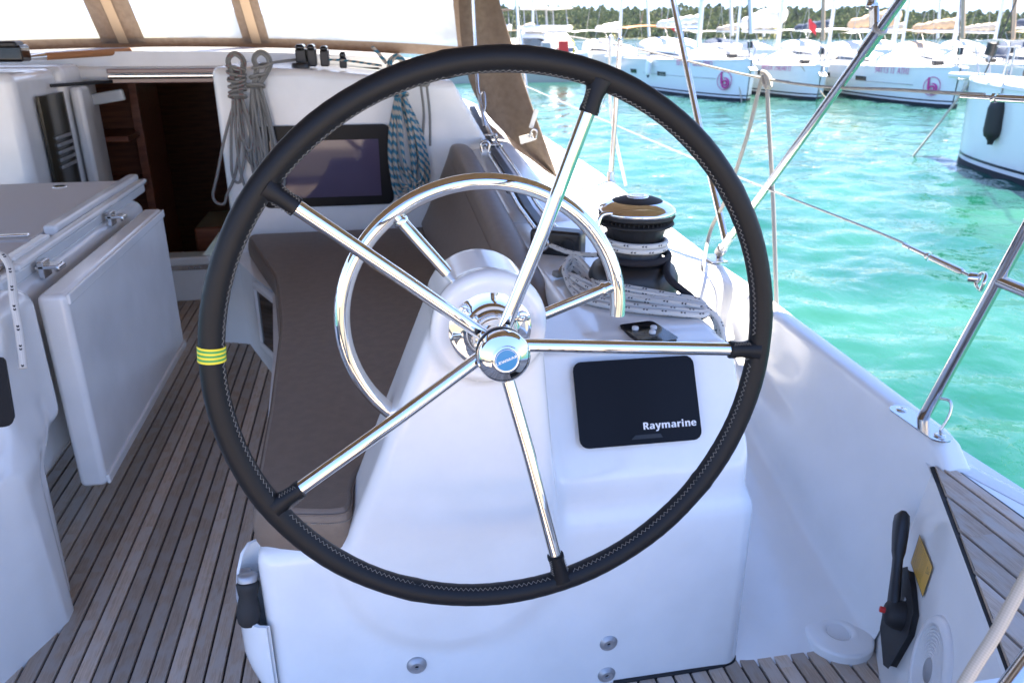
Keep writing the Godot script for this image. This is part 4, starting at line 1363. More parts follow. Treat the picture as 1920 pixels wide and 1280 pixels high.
func cockpit_table() -> void:
	# table: centre body, fixed top of stacked leaves, hanging leaf to starboard, instrument pod aft
	var o := thing("cockpit_table", "white cockpit table with lids and one leaf hanging down", "table", V(-1.2, 0.0, -2.8))
	var f := func(p: Vector3) -> float:
		var leg := sbox(p, V(-1.55, -0.2, -2.0), V(-0.895 + 0.03 * (p.y - 0.1), 0.55, -1.735), 0.05)
		leg = smin(leg, maxf(sbox(p, V(-1.55, -0.2, -1.9), V(-0.86, 0.5, -1.42), 0.04), (p.x + 0.895 - 0.03 * p.y) * 0.93 + (p.z + 1.735) * 0.37), 0.03)
		var pod := sbox(p, V(-1.65, 0.45, -2.15), V(-0.88, 0.84, -1.79 - 0.25 * (p.y - 0.5)), 0.05)
		var hump := sbox(p, V(-1.6, 0.6, -2.28), V(-1.0, 0.93 , -1.98), 0.05)
		var belly := sbox(p, V(-1.5, 0.26, -3.55), V(-0.955, 0.8, -1.95), 0.045)
		return smin(smin(smin(leg, pod, 0.08), belly, 0.06), hump, 0.04)
	var b := nets(f, V(-1.72, -0.04, -3.6), V(-0.82, 1.0, -1.36), 0.0165)
	part("body", b, M.gelcoat, o)
	var bx := func(called: String, lo: Vector3, hi: Vector3, r: float, m: Material) -> MeshInstance3D:
		return part(called, boxed((lo + hi) / 2, hi - lo, r), m, o)
	bx.call("top", V(-1.6, 0.795, -3.72), V(-0.985, 0.835, -2.2), 0.01, M.gelcoat)
	bx.call("lid", V(-1.58, 0.8355, -3.70), V(-1.06, 0.852, -2.62), 0.006, M.nonskid)
	bx.call("lid", V(-1.58, 0.8355, -2.60), V(-1.03, 0.852, -2.24), 0.006, M.nonskid)
	bx.call("folded_leaf", V(-1.056, 0.8355, -3.75), V(-1.012, 0.872, -2.72), 0.01, M.gelcoat)
	bx.call("folded_leaf", V(-1.008, 0.8355, -3.72), V(-0.972, 0.855, -2.3), 0.008, M.gelcoat)
	bx.call("rail", V(-1.03, 0.853, -2.62), V(-0.998, 0.868, -2.34), 0.006, M.gelcoat)
	# hanging leaf with a raised rim
	var lf := Buf.new()
	lf.box(at(V(-0.862, 0.5, -2.74)), V(0.076, 0.60, 1.14), 0.018)
	var leaf := part("hanging_leaf", lf, M.gelcoat, o)
	var rim := Buf.new()
	rim.box(at(V(-0.822, 0.218, -2.74)), V(0.012, 0.03, 1.12), 0.0055)
	rim.box(at(V(-0.822, 0.782, -2.74)), V(0.01, 0.03, 1.12), 0.0045)
	part("rim", rim, M.gelcoat, leaf)
	for z in [-2.42, -3.1]:
		var hg := Buf.new()
		hg.box(at(V(-0.945, 0.818, z)), V(0.06, 0.012, 0.055), 0.003)
		hg.box(at(V(-0.958, 0.81, z)), V(0.018, 0.05, 0.055), 0.003)
		hg.tube([V(-0.915, 0.812, z - 0.027), V(-0.915, 0.812, z + 0.027)], 0.008, 10)
		part("hinge", hg, M.stainless, o)
	part("latch", turned([Vector2(0.03, 0), Vector2(0.03, 0.003), Vector2(0.026, 0.005), Vector2(0.016, 0.004), Vector2(0.0, 0.003)], at(V(-1.285, 0.852, -3.58)), 28), M.chrome, o)
	var pull := part("pull_handle", boxed(V(-1.12, 0.856, -2.66), V(0.09, 0.012, 0.022), 0.005), M.chrome, o)
	solo("rope_tail", tubed(spline([V(-1.02, 0.945, -2.14), V(-0.93, 0.945, -2.09), V(-0.885, 0.92, -2.04), V(-0.864, 0.85, -1.97), V(-0.852, 0.78, -1.93), V(-0.84, 0.71, -1.88)], 6), 0.0095, 12, 0.05), M.rope_white, "white black-flecked rope end hanging over the aft end of the table", "rope")
	var d := thing("pod_display", "dark instrument display at the aft end of the table", "display", V(-1.05, 0.62, -1.75))
	var xf := face(V(-1.02, 0.67, -1.83), V(0.15, 0.25, 1.0), V(1, 0, -0.1))
	var db := Buf.new()
	db.prism(rrect(0.3, 0.16, 0.015), Transform3D(xf.basis, xf * V(0, 0, -0.02)), 0.03, 0.005)
	part("case", db, M.display_cover, d)

func companionway() -> void:
	var c := Buf.new()
	# wood-lined cabin seen through the opening
	c.box(at(V(-1.2, 0.18, -7.6)), V(3.0, 2.2, 0.06), 0.005)
	c.box(at(V(-2.1, 0.17, -6.2)), V(0.06, 2.2, 2.9), 0.005)
	c.box(at(V(0.25, 0.15, -6.2)), V(0.06, 2.2, 2.9), 0.005)
	c.box(at(V(-1.0, -0.75, -6.2)), V(3.0, 0.06, 2.9), 0.005)
	c.box(at(V(-1.62, 0.55, -5.3)), V(0.5, 1.5, 0.04), 0.005)
	c.box(at(V(-1.33, 0.55, -5.35)), V(0.05, 1.5, 0.5), 0.005)
	struct("cabin_interior", c, M.cabin_wood, "dark red-brown wooden cabin interior")
	var sh := Buf.new()
	for y in [0.62, 0.9]:
		sh.box(at(V(-1.5, y, -5.05)), V(0.35, 0.03, 0.42), 0.005)
	struct("cabin_shelf", sh, M.cabin_wood)
	var cu := Buf.new()
	cu.box(at(V(-0.85, 0.1, -5.2)), V(0.45, 0.5, 0.5), 0.02)
	struct("cabin_step", cu, M.cabin_wood, "wooden step below the companionway")
	var s := Buf.new()
	s.box(at(V(-1.05, 0.245, -4.62)), V(0.9, 0.05, 0.14), 0.012)
	s.box(at(V(-1.05, 0.11, -4.63)), V(0.9, 0.23, 0.08), 0.01)
	var sill := struct("companionway_sill", s, M.gelcoat, "white companionway sill with a steel strip")
	part("steel_strip", boxed(V(-1.05, 0.2, -4.585), V(0.8, 0.03, 0.006), 0.002), M.stainless, sill)
	for k in 3:
		part("screw", turned([Vector2(0.006, 0), Vector2(0.005, 0.003), Vector2(0, 0.004)], aim(V(-1.05 + 0.03 * k, 0.2, -4.58), V(0, 0, 1)), 12), M.grey_metal, sill)
	# sliding hatch edge in smoked acrylic
	var h := thing("sliding_hatch", "mauve acrylic sliding hatch stacked above the companionway", "hatch", V(-1.0, 1.2, -4.56))
	part("panel", boxed(V(-0.98, 1.276, -4.57), V(0.62, 0.022, 0.07), 0.004), M.mauve_acrylic, h)
	part("rail", boxed(V(-0.98, 1.251, -4.565), V(0.62, 0.012, 0.05), 0.003), M.stainless, h)
	part("panel", boxed(V(-0.98, 1.228, -4.575), V(0.62, 0.024, 0.05), 0.004), M.mauve_acrylic, h)
	part("seal", boxed(V(-0.98, 1.2415, -4.555), V(0.62, 0.007, 0.05), 0.002), M.black_rubber, h)
	part("seal", boxed(V(-1.36, 1.225, -4.4), V(0.012, 0.016, 0.42), 0.004, Basis(Vector3.UP, -0.5)), M.black_rubber, h)
	# open door with louvres
	var d := thing("companionway_door", "smoked olive door with five louvres standing open beside the companionway", "door", V(-1.49, 0.55, -4.28))
	part("leaf", boxed(V(-1.462, 0.87, -4.23), V(0.014, 0.64, 0.40), 0.003), M.smoked_acrylic, d)
	for k in 5:
		part("louvre", boxed(V(-1.452, 0.99 - k * 0.034, -4.23), V(0.02, 0.016, 0.2), 0.006, Basis(V(0, 0, 1), 0.5)), M.grey_metal, d)
	part("hinge", boxed(V(-1.452, 1.09, -4.42), V(0.02, 0.04, 0.014), 0.004), M.chrome, d)
	var hatchlight := thing("cabin_portlight", "small bright framed portlight inside the cabin top", "portlight", V(-1.36, 1.08, -4.75))
	part("frame", boxed(V(-1.365, 1.135, -4.75), V(0.17, 0.06, 0.03), 0.01, Basis(V(0, 0, 1), 0.16)), M.gelcoat, hatchlight)

func sprayhood() -> void:
	# front panel: ruled from the base on the roof to the hoop above, split into canvas strips and clear windows
	var o := thing("sprayhood", "taupe canvas sprayhood with clear vinyl windows over the companionway", "sprayhood", V(-1.1, 1.3, -5.2))
	var base := func(x: float) -> Vector3:
		var t := clampf((x + 1.1) / 1.9, -1.0, 1.0)
		return V(x, 1.41 - 0.055 * t * t - (0.3 * maxf(0.0, x - 0.62) if x > 0.62 else 0.0), -5.45 + 0.55 * pow(absf(t), 3.0))
	var hoop := func(x: float) -> Vector3:
		var t := clampf((x + 1.1) / 1.9, -1.0, 1.0)
		return V(-1.1 + (x + 1.1) * 0.93, 2.06 - 0.26 * t * t * t * t, -4.75 + 0.4 * pow(absf(t), 3.0))
	var strip := func(called: String, x0: float, x1: float, t0: float, t1: float, m: Material, lift: float, slant := 0.0) -> void:
		var rows := []
		var cnt := maxi(2, int((x1 - x0) / 0.06) + 2)
		for q in 9:
			var t := lerpf(t0, t1, q / 8.0)
			var row := []
			for k in cnt:
				var x := lerpf(x0, x1, float(k) / (cnt - 1)) + slant * t
				var p: Vector3 = base.call(x).lerp(hoop.call(x), t)
				p += V(0, -0.35, 0.9).normalized() * (lift + 0.012 * sin(t * 3.1) )
				row.append(p)
			rows.append(row)
		var b := Buf.new()
		b.grid(rows)
		part(called, b, m, o)
	# windows between the strips, then the strips a little proud
	for w in [[-3.0, -1.52], [-1.31, -0.69], [-0.57, 0.62]]:
		strip.call("window", w[0] - 0.03, w[1] + 0.03, 0.02, 0.9, M.clear_vinyl, 0.0)
	for w in [[-1.54, -1.29, -0.0], [-0.71, -0.55, 0.0], [0.6, 0.86, 0.0]]:
		strip.call("canvas_strip", w[0], w[1], 0.0, 0.92, M.canvas, 0.006, w[2])
	strip.call("hem", -3.0, 0.86, -0.06, 0.045, M.canvas, 0.012)
	strip.call("canvas_top", -3.0, 0.86, 0.88, 1.0, M.canvas, 0.012)
	for x in [-1.415, -0.63]:
		strip.call("webbing", x - 0.028, x + 0.028, 0.0, 0.95, M.cream_canvas, 0.016)
	# roof of the hood from the front hoop back to the after hoop
	var rows := []
	for q in 7:
		var row := []
		for k in 40:
			var x := -3.0 + 3.86 * k / 39.0
			var p: Vector3 = hoop.call(x)
			row.append(p.lerp(V(p.x, p.y + 0.03, -4.15), q / 6.0) + V(0, 0.012, 0))
		rows.append(row)
	var tb := Buf.new()
	tb.grid(rows)
	part("roof", tb, M.canvas, o)
	# starboard side panel, running down to the coaming
	var aft := spline([V(0.66, 1.83, -4.15), V(0.70, 1.62, -4.18), V(0.80, 1.32, -4.2), V(0.885, 1.08, -4.15), V(0.985, 0.75, -4.03)], 5)
	var fwd := spline([V(0.66, 1.82, -4.35), V(0.66, 1.62, -4.55), V(0.70, 1.33, -4.85), V(0.78, 1.06, -5.0), V(0.93, 0.80, -5.15)], 5)
	var sr := []
	for q in 13:
		var t := q / 12.0
		var row := []
		for k in aft.size():
			var p: Vector3 = aft[k].lerp(fwd[k], t)
			row.append(p + V(-0.02, 0.0, 0) * sin(t * PI) + V(0.007 * sin(t * 9.0 + k * 0.2), 0, 0))
		sr.append(row)
	var sb := Buf.new()
	sb.grid(sr)
	part("side_panel", sb, M.canvas, o)
	# inner flap hanging to the coaming, seen nearly face on
	var inn := spline([V(0.50, 1.83, -4.16), V(0.505, 1.6, -4.2), V(0.53, 1.34, -4.25), V(0.60, 1.13, -4.26), V(0.73, 0.97, -4.2), V(0.975, 0.76, -4.04)], 4)
	var outr := spline([V(0.66, 1.83, -4.15), V(0.70, 1.62, -4.18), V(0.80, 1.32, -4.2), V(0.865, 1.12, -4.16), V(0.92, 0.95, -4.1), V(0.985, 0.75, -4.03)], 4)
	var fr := []
	for k in inn.size():
		var row := []
		for q in 9:
			var t := q / 8.0
			row.append(inn[k].lerp(outr[k], t) + V(0, 0, 0.018 * sin(t * 7.0 + k * 0.1)))
		fr.append(row)
	var fb := Buf.new()
	fb.grid(fr)
	part("side_flap", fb, M.canvas, o)
	part("edge_binding", tubed(outr, 0.008, 8), M.canvas, o)
	part("hoop_tube", tubed([V(0.56, 1.85, -4.13), V(0.575, 1.5, -4.14), V(0.585, 1.2, -4.12), V(0.6, 1.02, -4.0)], 0.009, 12), M.stainless, o)
	part("strap_toggle", tubed(spline([V(0.60, 1.1, -4.05), V(0.59, 1.16, -4.08), V(0.61, 1.18, -4.08), V(0.612, 1.12, -4.05), V(0.60, 1.08, -4.04)], 4), 0.006, 8), M.stainless, o)
	var bk := thing("webbing_buckle", "white webbing tab with a steel buckle on the sprayhood side", "buckle", V(0.86, 0.9, -4.05))
	part("webbing", boxed(V(0.835, 0.945, -4.085), V(0.075, 0.04, 0.008), 0.003, Basis(V(0, 0, 1), 0.25)), M.white_canvas, bk)
	part("webbing", boxed(V(0.872, 1.045, -4.085), V(0.024, 0.1, 0.008), 0.003, Basis(V(0, 0, 1), -0.3)), M.white_canvas, bk)
	part("buckle", tubed(spline([V(0.85, 0.95, -4.07), V(0.86, 0.99, -4.07), V(0.885, 0.985, -4.07), V(0.88, 0.945, -4.07), V(0.85, 0.95, -4.07)], 4), 0.005, 8), M.stainless, bk)

func rails() -> void:
	# forward stanchion
	var s := thing("stanchion", "tall steel lifeline stanchion on the side deck ahead of the winch", "stanchion", V(1.355, 0.68, -4.23))
	part("post", tubed([V(1.353, 0.67, -4.231), V(1.368, 1.425, -4.227)], 0.0135, 14), M.stainless, s)
	part("foot", turned([Vector2(0.03, 0), Vector2(0.03, 0.008), Vector2(0.02, 0.014), Vector2(0.019, 0.06), Vector2(0.014, 0.064)], at(V(1.353, 0.672, -4.231)), 24), M.stainless, s)
	part("head", turned([Vector2(0.0135, 0), Vector2(0.016, 0.006), Vector2(0.012, 0.016), Vector2(0, 0.02)], at(V(1.368, 1.42, -4.227)), 18), M.stainless, s)
	part("brace", tubed(spline([V(1.355, 1.41, -4.31), V(1.34, 1.44, -4.29), V(1.325, 1.40, -4.27), V(1.36, 1.05, -4.3), V(1.43, 0.66, -4.19)], 6), 0.009, 10), M.alloy, s)
	var s2 := thing("stanchion", "farther steel stanchion seen beside the sprayhood edge", "stanchion", V(1.23, 0.8, -6.2))
	part("post", tubed([V(1.2, 0.78, -6.3), V(1.22, 1.52, -6.3)], 0.0135, 12), M.stainless, s2)
	part("brace", tubed([V(1.23, 1.5, -6.3), V(1.3, 0.78, -6.2)], 0.0105, 10), M.stainless, s2)
	# lifelines
	solo("upper_lifeline", tubed(spline([V(1.22, 1.5, -6.3), V(1.368, 1.40, -4.23), V(1.38, 1.308, -2.603), V(1.38, 1.318, -1.869), V(1.38, 1.325, -1.6)], 6), 0.0042, 8), M.rope_lifeline, "upper wire lifeline with the grey rope knotted on it", "lifeline")
	solo("lower_lifeline", tubed(spline([V(1.22, 1.1, -6.3), V(1.36, 0.992, -4.3), V(1.38, 0.951, -2.765), V(1.375, 0.944, -1.85), V(1.36, 0.94, -1.72)], 6), 0.0036, 8), M.wire, "lower wire lifeline ending in a rigging screw", "lifeline")
	var tn := func(called: String, label: String, a: Vector3, b: Vector3) -> Node3D:
		var o := thing(called, label, "rigging screw", a.lerp(b, 0.5))
		var d := (b - a).normalized()
		var l := (b - a).length()
		part("terminal", tubed([a - d * 0.01, a + d * l * 0.32], 0.0055, 12), M.stainless, o)
		part("barrel", tubed([a + d * l * 0.38, a + d * l * 0.4, a + d * l * 0.82, a + d * l * 0.84], [0.006, 0.0085, 0.0085, 0.006], 14), M.stainless, o)
		part("lock_nut", turned([Vector2(0.011, -0.005), Vector2(0.011, 0.005)], aim(a + d * l * 0.36, d), 6), M.stainless, o)
		part("rod", tubed([a + d * l * 0.3, b], 0.004, 10), M.stainless, o)
		return o
	tn.call("rigging_screw", "steel rigging screw on the upper lifeline at the picture edge", V(1.38, 1.318, -1.66), V(1.38, 1.326, -1.40))
	var lo: Node3D = tn.call("rigging_screw", "steel rigging screw joining the lower lifeline to the stern rail", V(1.365, 0.941, -1.74), V(1.35, 0.934, -1.475))
	part("shackle", tubed(spline([V(1.35, 0.934, -1.475), V(1.348, 0.952, -1.455), V(1.335, 0.955, -1.43), V(1.325, 0.94, -1.42), V(1.33, 0.92, -1.43), V(1.345, 0.92, -1.46), V(1.35, 0.934, -1.475)], 5), 0.004, 10), M.stainless, lo)
	part("clevis", turned([Vector2(0.012, -0.012), Vector2(0.012, 0.012), Vector2(0.0, 0.013)], aim(V(1.35, 0.934, -1.475), V(0.6, 0, 0.8)), 14), M.stainless, lo)
	# stern rail
	var p := thing("stern_rail", "polished steel stern rail rising from the gunwale at right", "rail", V(1.31, 0.56, -1.49))
	part("upright", tubed([V(1.31, 0.565, -1.495), V(1.312, 0.96, -1.37), V(1.315, 1.5, -1.2)], 0.0135, 18), M.stainless, p)
	part("cross_tube", tubed([V(1.313, 0.962, -1.368), V(1.317, 0.955, -1.1), V(1.33, 0.95, -0.8)], 0.0135, 18), M.stainless, p)
	var pl := Buf.new()
	pl.prism(rrect(0.052, 0.19, 0.025), Transform3D(Basis(V(1, 0, 0.0), V(0, 0, -1), V(0, 1, 0)), V(1.288, 0.5655, -1.475)), 0.005, 0.002, 2)
	var plate := part("base_plate", pl, M.stainless, p)
	for z in [-1.545, -1.405]:
		part("screw", turned([Vector2(0.0135, 0), Vector2(0.0125, 0.003), Vector2(0.004, 0.0036), Vector2(0.004, 0.0036), Vector2(0.0, 0.001)], at(V(1.288, 0.5705, z)), 18), M.stainless, plate)
	part("loop", tubed(spline([V(1.312, 0.64, -1.462), V(1.328, 0.64, -1.44), V(1.325, 0.61, -1.43), V(1.31, 0.57, -1.43)], 5), 0.0036, 8), M.stainless, p)
	# bimini legs
	var g := thing("awning_support", "forward steel leg of the sun awning rising behind the wheel", "awning leg", V(1.38, 0.61, -2.83), "awning legs")
	part("tube", tubed([V(1.38, 0.69, -2.79), V(1.38, 1.109, -3.152), V(1.38, 1.60, -3.545), V(1.36, 2.03, -3.9)], 0.0135, 16), M.stainless, g)
	var g2 := thing("awning_support", "diagonal steel leg of the sun awning crossing the harbour view", "awning leg", V(1.38, 0.6, -2.855), "awning legs")
	part("tube", tubed([V(1.38, 0.66, -2.81), V(1.38, 1.131, -2.346), V(1.38, 1.535, -1.953), V(1.38, 2.02, -1.48)], 0.0138, 18), M.stainless, g2)
	var dg := V(0, 0.62, 0.6).normalized()
	part("lower_sleeve", tubed([V(1.38, 0.645, -2.825), V(1.38, 0.72, -2.752)], 0.0165, 16), M.alloy, g2)
	part("foot_collar", tubed([V(1.38, 0.632, -2.838), V(1.38, 0.655, -2.815)], 0.021, 16), M.grey_metal, g2)
	part("foot_pin", tubed([V(1.38, 0.59, -2.845), V(1.38, 0.64, -2.83)], 0.011, 12), M.stainless, g2)
	part("foot_plate", boxed(V(1.365, 0.605, -2.85), V(0.07, 0.01, 0.12), 0.004), M.stainless, g2)
	var jc := V(1.38, 1.441, -2.045)
	part("slide_collar", tubed([jc - dg * 0.05, jc + dg * 0.035], 0.0195, 18), M.stainless, g2)
	part("collar_ring", tubed([jc + dg * 0.03, jc + dg * 0.037], 0.0208, 18), M.grey_metal, g2)
	part("clamp_lug", boxed(jc + V(0, 0.03, -0.03) + dg * 0.03, V(0.016, 0.06, 0.03), 0.006, Basis(V(1, 0, 0), -0.3)), M.stainless, g2)
	part("pivot_bolt", turned([Vector2(0.011, -0.013), Vector2(0.011, 0.013), Vector2(0.006, 0.017), Vector2(0, 0.017)], aim(jc + V(0, 0.068, -0.042) + dg * 0.02, V(-1, 0, 0.3)), 16), M.stainless, g2)
	part("end_fork", tubed([jc + V(0, 0.07, -0.045) + dg * 0.02, jc + V(0, 0.105, -0.06) + dg * 0.03], [0.012, 0.019], 16), M.stainless, g2)
	part("upper_strut", tubed([jc + V(0, 0.1, -0.06) + dg * 0.03, V(1.37, 2.03, -2.4)], 0.0155, 16), M.stainless, g2)
	# grey rope hitched on the upper lifeline
	var r := thing("lashing_rope", "grey rope hitched on the upper lifeline with two hanging ends", "rope", V(1.38, 0.55, -2.6))
	part("end", tubed(spline([V(1.375, 1.315, -2.6), V(1.38, 1.318, -2.64), V(1.38, 1.25, -2.665), V(1.38, 1.096, -2.712), V(1.38, 0.85, -2.83), V(1.365, 0.72, -2.90), V(1.30, 0.63, -2.80), V(1.255, 0.56, -2.71), V(1.25, 0.485, -2.711)], 6), 0.0075, 10, 0.05), M.rope_lifeline, r)
	part("end", tubed(spline([V(1.375, 1.305, -2.59), V(1.382, 1.22, -2.585), V(1.40, 0.9, -2.50), V(1.415, 0.5, -2.40)], 6), 0.0075, 10, 0.05), M.rope_lifeline, r)
	part("knot", tubed(spline([V(1.37, 1.33, -2.63), V(1.365, 1.325, -2.59), V(1.372, 1.29, -2.58), V(1.39, 1.285, -2.60), V(1.395, 1.31, -2.62), V(1.375, 1.325, -2.62), V(1.365, 1.30, -2.6), V(1.372, 1.28, -2.585)], 5), 0.0085, 10, 0.05), M.rope_lifeline, r)
	# rope and tube close to the lens, lower right
	solo("stern_line", tubed(spline([V(0.66, 1.05, -0.535), V(0.6, 0.957, -0.511), V(0.568, 0.909, -0.497), V(0.537, 0.866, -0.486), V(0.45, 0.74, -0.45), V(0.35, 0.55, -0.42)], 5), 0.0062, 10, 0.04), M.rope_beige, "beige rope slanting across the lower right corner", "rope")
	solo("backstay_tube", tubed([V(0.72, 1.025, -0.508), V(0.620, 0.905, -0.486), V(0.587, 0.866, -0.477), V(0.31, 0.54, -0.40)], 0.0125, 16), M.stainless, "steel tube close by in the lower right corner", "tube")

func throttle() -> void:
	var n := V(-0.875, 0.123, -0.468).normalized()       # out of the quarter panel, into the cockpit
	var along := V(1.316 - 0.975, 0.0, -1.454 + 0.817).normalized()
	var c := V(1.157, 0.184, -1.24)
	var xf := face(c, n, along)
	var o := thing("throttle_lever", "black engine control lever with a red button on the quarter panel", "throttle", c - V(0, 0.1, 0))
	var b := Buf.new()
	b.prism(PackedVector2Array([Vector2(0.088, 0.05), Vector2(0.066, 0.082), Vector2(-0.036, 0.098), Vector2(-0.068, 0.078), Vector2(-0.094, -0.04), Vector2(-0.074, -0.082), Vector2(0.0, -0.1), Vector2(0.05, -0.106), Vector2(0.074, -0.085)]), Transform3D(xf.basis, c - n * 0.004), 0.024, 0.008)
	part("base", b, M.black_rubber, o)
	part("pivot", turned([Vector2(0.034, 0.0), Vector2(0.033, 0.02), Vector2(0.028, 0.034), Vector2(0.02, 0.04), Vector2(0, 0.042)], aim(c + n * 0.012 - along * 0.03 + V(0, 0.036, 0), n), 30), M.black_rubber, o)
	# arm: from the pivot up to a broad grip
	var top := V(1.196, 0.388, -1.362)
	var a0 := c + n * 0.036 - along * 0.03 + V(0, 0.036, 0)
	var rows := []
	var path := [a0.lerp(top, -0.12), a0, a0.lerp(top, 0.2), a0.lerp(top, 0.42), a0.lerp(top, 0.55), a0.lerp(top, 0.62), a0.lerp(top, 0.78), a0.lerp(top, 0.92), top, top + V(0, 0.012, 0)]
	var side := n.cross((top - a0).normalized()).normalized()
	var wd := [0.012, 0.024, 0.019, 0.0155, 0.016, 0.0185, 0.0225, 0.0245, 0.022, 0.012]
	var th := [0.006, 0.011, 0.011, 0.010, 0.010, 0.0135, 0.0155, 0.016, 0.0145, 0.006]
	for k in path.size():
		var row := []
		for s in 20:
			var an := TAU * s / 20.0
			var cx := signf(cos(an)) * pow(absf(cos(an)), 0.6)
			var sy := signf(sin(an)) * pow(absf(sin(an)), 0.6)
			row.append(path[k] + side * cx * wd[k] + n * sy * th[k])
		rows.append(row)
	var g := Buf.new()
	g.grid(rows, true)
	g.flat(rows[-1])
	g.flat(rows[0])
	part("arm", g, M.black_plastic, o)
	part("red_button", turned([Vector2(0.007, 0), Vector2(0.007, 0.02), Vector2(0.0062, 0.022), Vector2(0, 0.022)], aim(a0 + n * 0.006 - V(0.0, -0.002, 0), n), 18), M.red_plastic, o)
	var em := Buf.new()
	em.prism(PackedVector2Array([Vector2(-0.008, -0.012), Vector2(0.006, -0.008), Vector2(0.008, 0.014), Vector2(-0.006, 0.010)]), Transform3D(xf.basis, xf * V(-0.012, -0.064, 0.0195)), 0.0015)
	part("badge", em, M.gloss_black, o)
	# yellow notice on the panel
	var im := Image.create(128, 192, false, Image.FORMAT_RGB8)
	im.fill(lin(0.62, 0.36, 0.06))
	var ink := lin(0.06, 0.045, 0.02)
	for k in 2:
		im.fill_rect(Rect2i(0, k * 189, 128, 3), ink)
		im.fill_rect(Rect2i(k * 125, 0, 3, 192), ink)
	for y in 26:
		im.set_pixel(40 - y / 2, 14 + y, ink); im.set_pixel(41 - y / 2, 14 + y, ink)
		im.set_pixel(40 + y / 2, 14 + y, ink); im.set_pixel(41 + y / 2, 14 + y, ink)
	im.fill_rect(Rect2i(27, 39, 28, 2), ink)
	im.fill_rect(Rect2i(40, 22, 2, 10), ink)
	var lr := RandomNumberGenerator.new()
	lr.seed = 3
	for k in 17:
		var x := 12
		while x < 108:
			var w := lr.randi_range(3, 9)
			if k % 8 != 7: im.fill_rect(Rect2i(x, 56 + k * 7, w, 2), Color(0.42, 0.3, 0.1))
			x += w + 3
	var nm := mat("notice_print", Color.WHITE, 0.45)
	nm.albedo_texture = ImageTexture.create_from_image(im)
	var q := Buf.new()
	var cs := [V(1.221, 0.365, -1.312), V(1.155, 0.378, -1.184), V(1.140, 0.306, -1.176), V(1.206, 0.293, -1.303)]
	var uv := [Vector2(0, 0), Vector2(1, 0), Vector2(1, 1), Vector2(0, 1)]
	var ids := []
	for k in 4: ids.append(q.pt(cs[k] + n * 0.0085, Vector3.ZERO, uv[[3, 0, 1, 2][k]]))
	q.quad(ids[0], ids[1], ids[2], ids[3])
	solo("warning_sticker", q, nm, "yellow warning sticker on the white panel above the throttle base", "sticker")
	# loudspeaker
	var sx := aim(V(1.055, 0.262, -1.022), n)
	var sp := thing("loudspeaker", "round white loudspeaker grille low on the quarter panel", "loudspeaker", V(1.055, 0.16, -1.022))
	part("ring", turned([Vector2(0.112, -0.004), Vector2(0.112, 0.01), Vector2(0.106, 0.018), Vector2(0.094, 0.0205), Vector2(0.09, 0.0195), Vector2(0.088, 0.012)], sx, 56), M.white_plastic, sp)
	part("cone", turned([Vector2(0.09, 0.006), Vector2(0.0, 0.004)], sx, 40), M.grey_box, sp)
	var gr := Buf.new()
	for k in 9:
		var r := 0.028 + k * 0.0072
		gr.lathe([Vector2(r - 0.0021, 0.012), Vector2(r - 0.0016, 0.0165), Vector2(r + 0.0016, 0.0165), Vector2(r + 0.0021, 0.012)], sx, 48)
	for k in 44:
		var an := TAU * k / 44.0
		gr.box(Transform3D(sx.basis * Basis(Vector3.UP, an), sx * (Basis(Vector3.UP, an) * V(0.056, 0.0135, 0))), V(0.062, 0.003, 0.0022), 0.0004, 1)
	part("grille", gr, M.white_plastic, sp)
	part("centre_cap", turned([Vector2(0.026, 0.012), Vector2(0.024, 0.0175), Vector2(0.0, 0.0185)], sx, 30), M.grey_metal, sp)

func bimini() -> void:
	# sun awning overhead, out of the frame: it shades the cockpit and shows in the chrome
	var o := thing("bimini", "taupe canvas sun awning stretched over the cockpit", "awning", V(-1.1, 1.95, -1.4))
	var rows := []
	for q in 40:
		var z := lerpf(-4.3, -0.5, q / 39.0)
		var row := []
		for k in 25:
			var t := k / 24.0
			var xe := ramp(z, [-4.3, -2.9, -2.5, -1.0, 1.0], [1.2, 1.34, 1.86, 1.98, 1.98])
			var x := lerpf(-3.6, xe, t)
			row.append(V(x, 2.02 + 0.14 * (1.0 - pow(absf(t - 0.5) * 2.0, 2.4)) - 0.012 * absf(sin((z + 3.75) * 2.0)), z))
		rows.append(row)
	var b := Buf.new()
	b.grid(rows)
	part("canopy", b, M.canvas, o)
	for z in [-3.9, -2.2, -0.52]:
		var ps := []
		for k in 25:
			var t := k / 24.0
			var xe := ramp(z, [-4.3, -2.9, -2.5, -1.0, 1.0], [1.2, 1.34, 1.86, 1.98, 1.98])
			ps.append(V(lerpf(-3.6, xe, t), 1.995 + 0.14 * (1.0 - pow(absf(t - 0.5) * 2.0, 2.4)), z))
		part("hoop", tubed(ps, 0.0135, 10), M.stainless, o)

func town_quay() -> void:
	# the quay astern that the boat lies to; it shows as warm bands in the chrome
	var b := Buf.new()
	b.box(at(V(0, WATER + 0.25, 18.0)), V(120.0, 1.5, 31.0), 0.05)
	struct("town_quay", b, M.paving, "sunlit stone paved quay astern")
	var aft := Buf.new()
	aft.box(at(V(-0.9, -0.55, 0.9)), V(4.2, 1.0, 1.0), 0.08)
	struct("stern", aft, M.gelcoat, "white stern of the yacht")

# ---------------------------------------------------------------- the marina
func hull_half(t: float, beam: float) -> float:          # half width at t from stern (0) to bow (1)
	return beam * 0.5 * (0.86 + 0.14 * sin(clampf(t / 0.5, 0, 1) * PI / 2)) * pow(maxf(0.0, 1.0 - pow(t, 3.2)), 0.62)

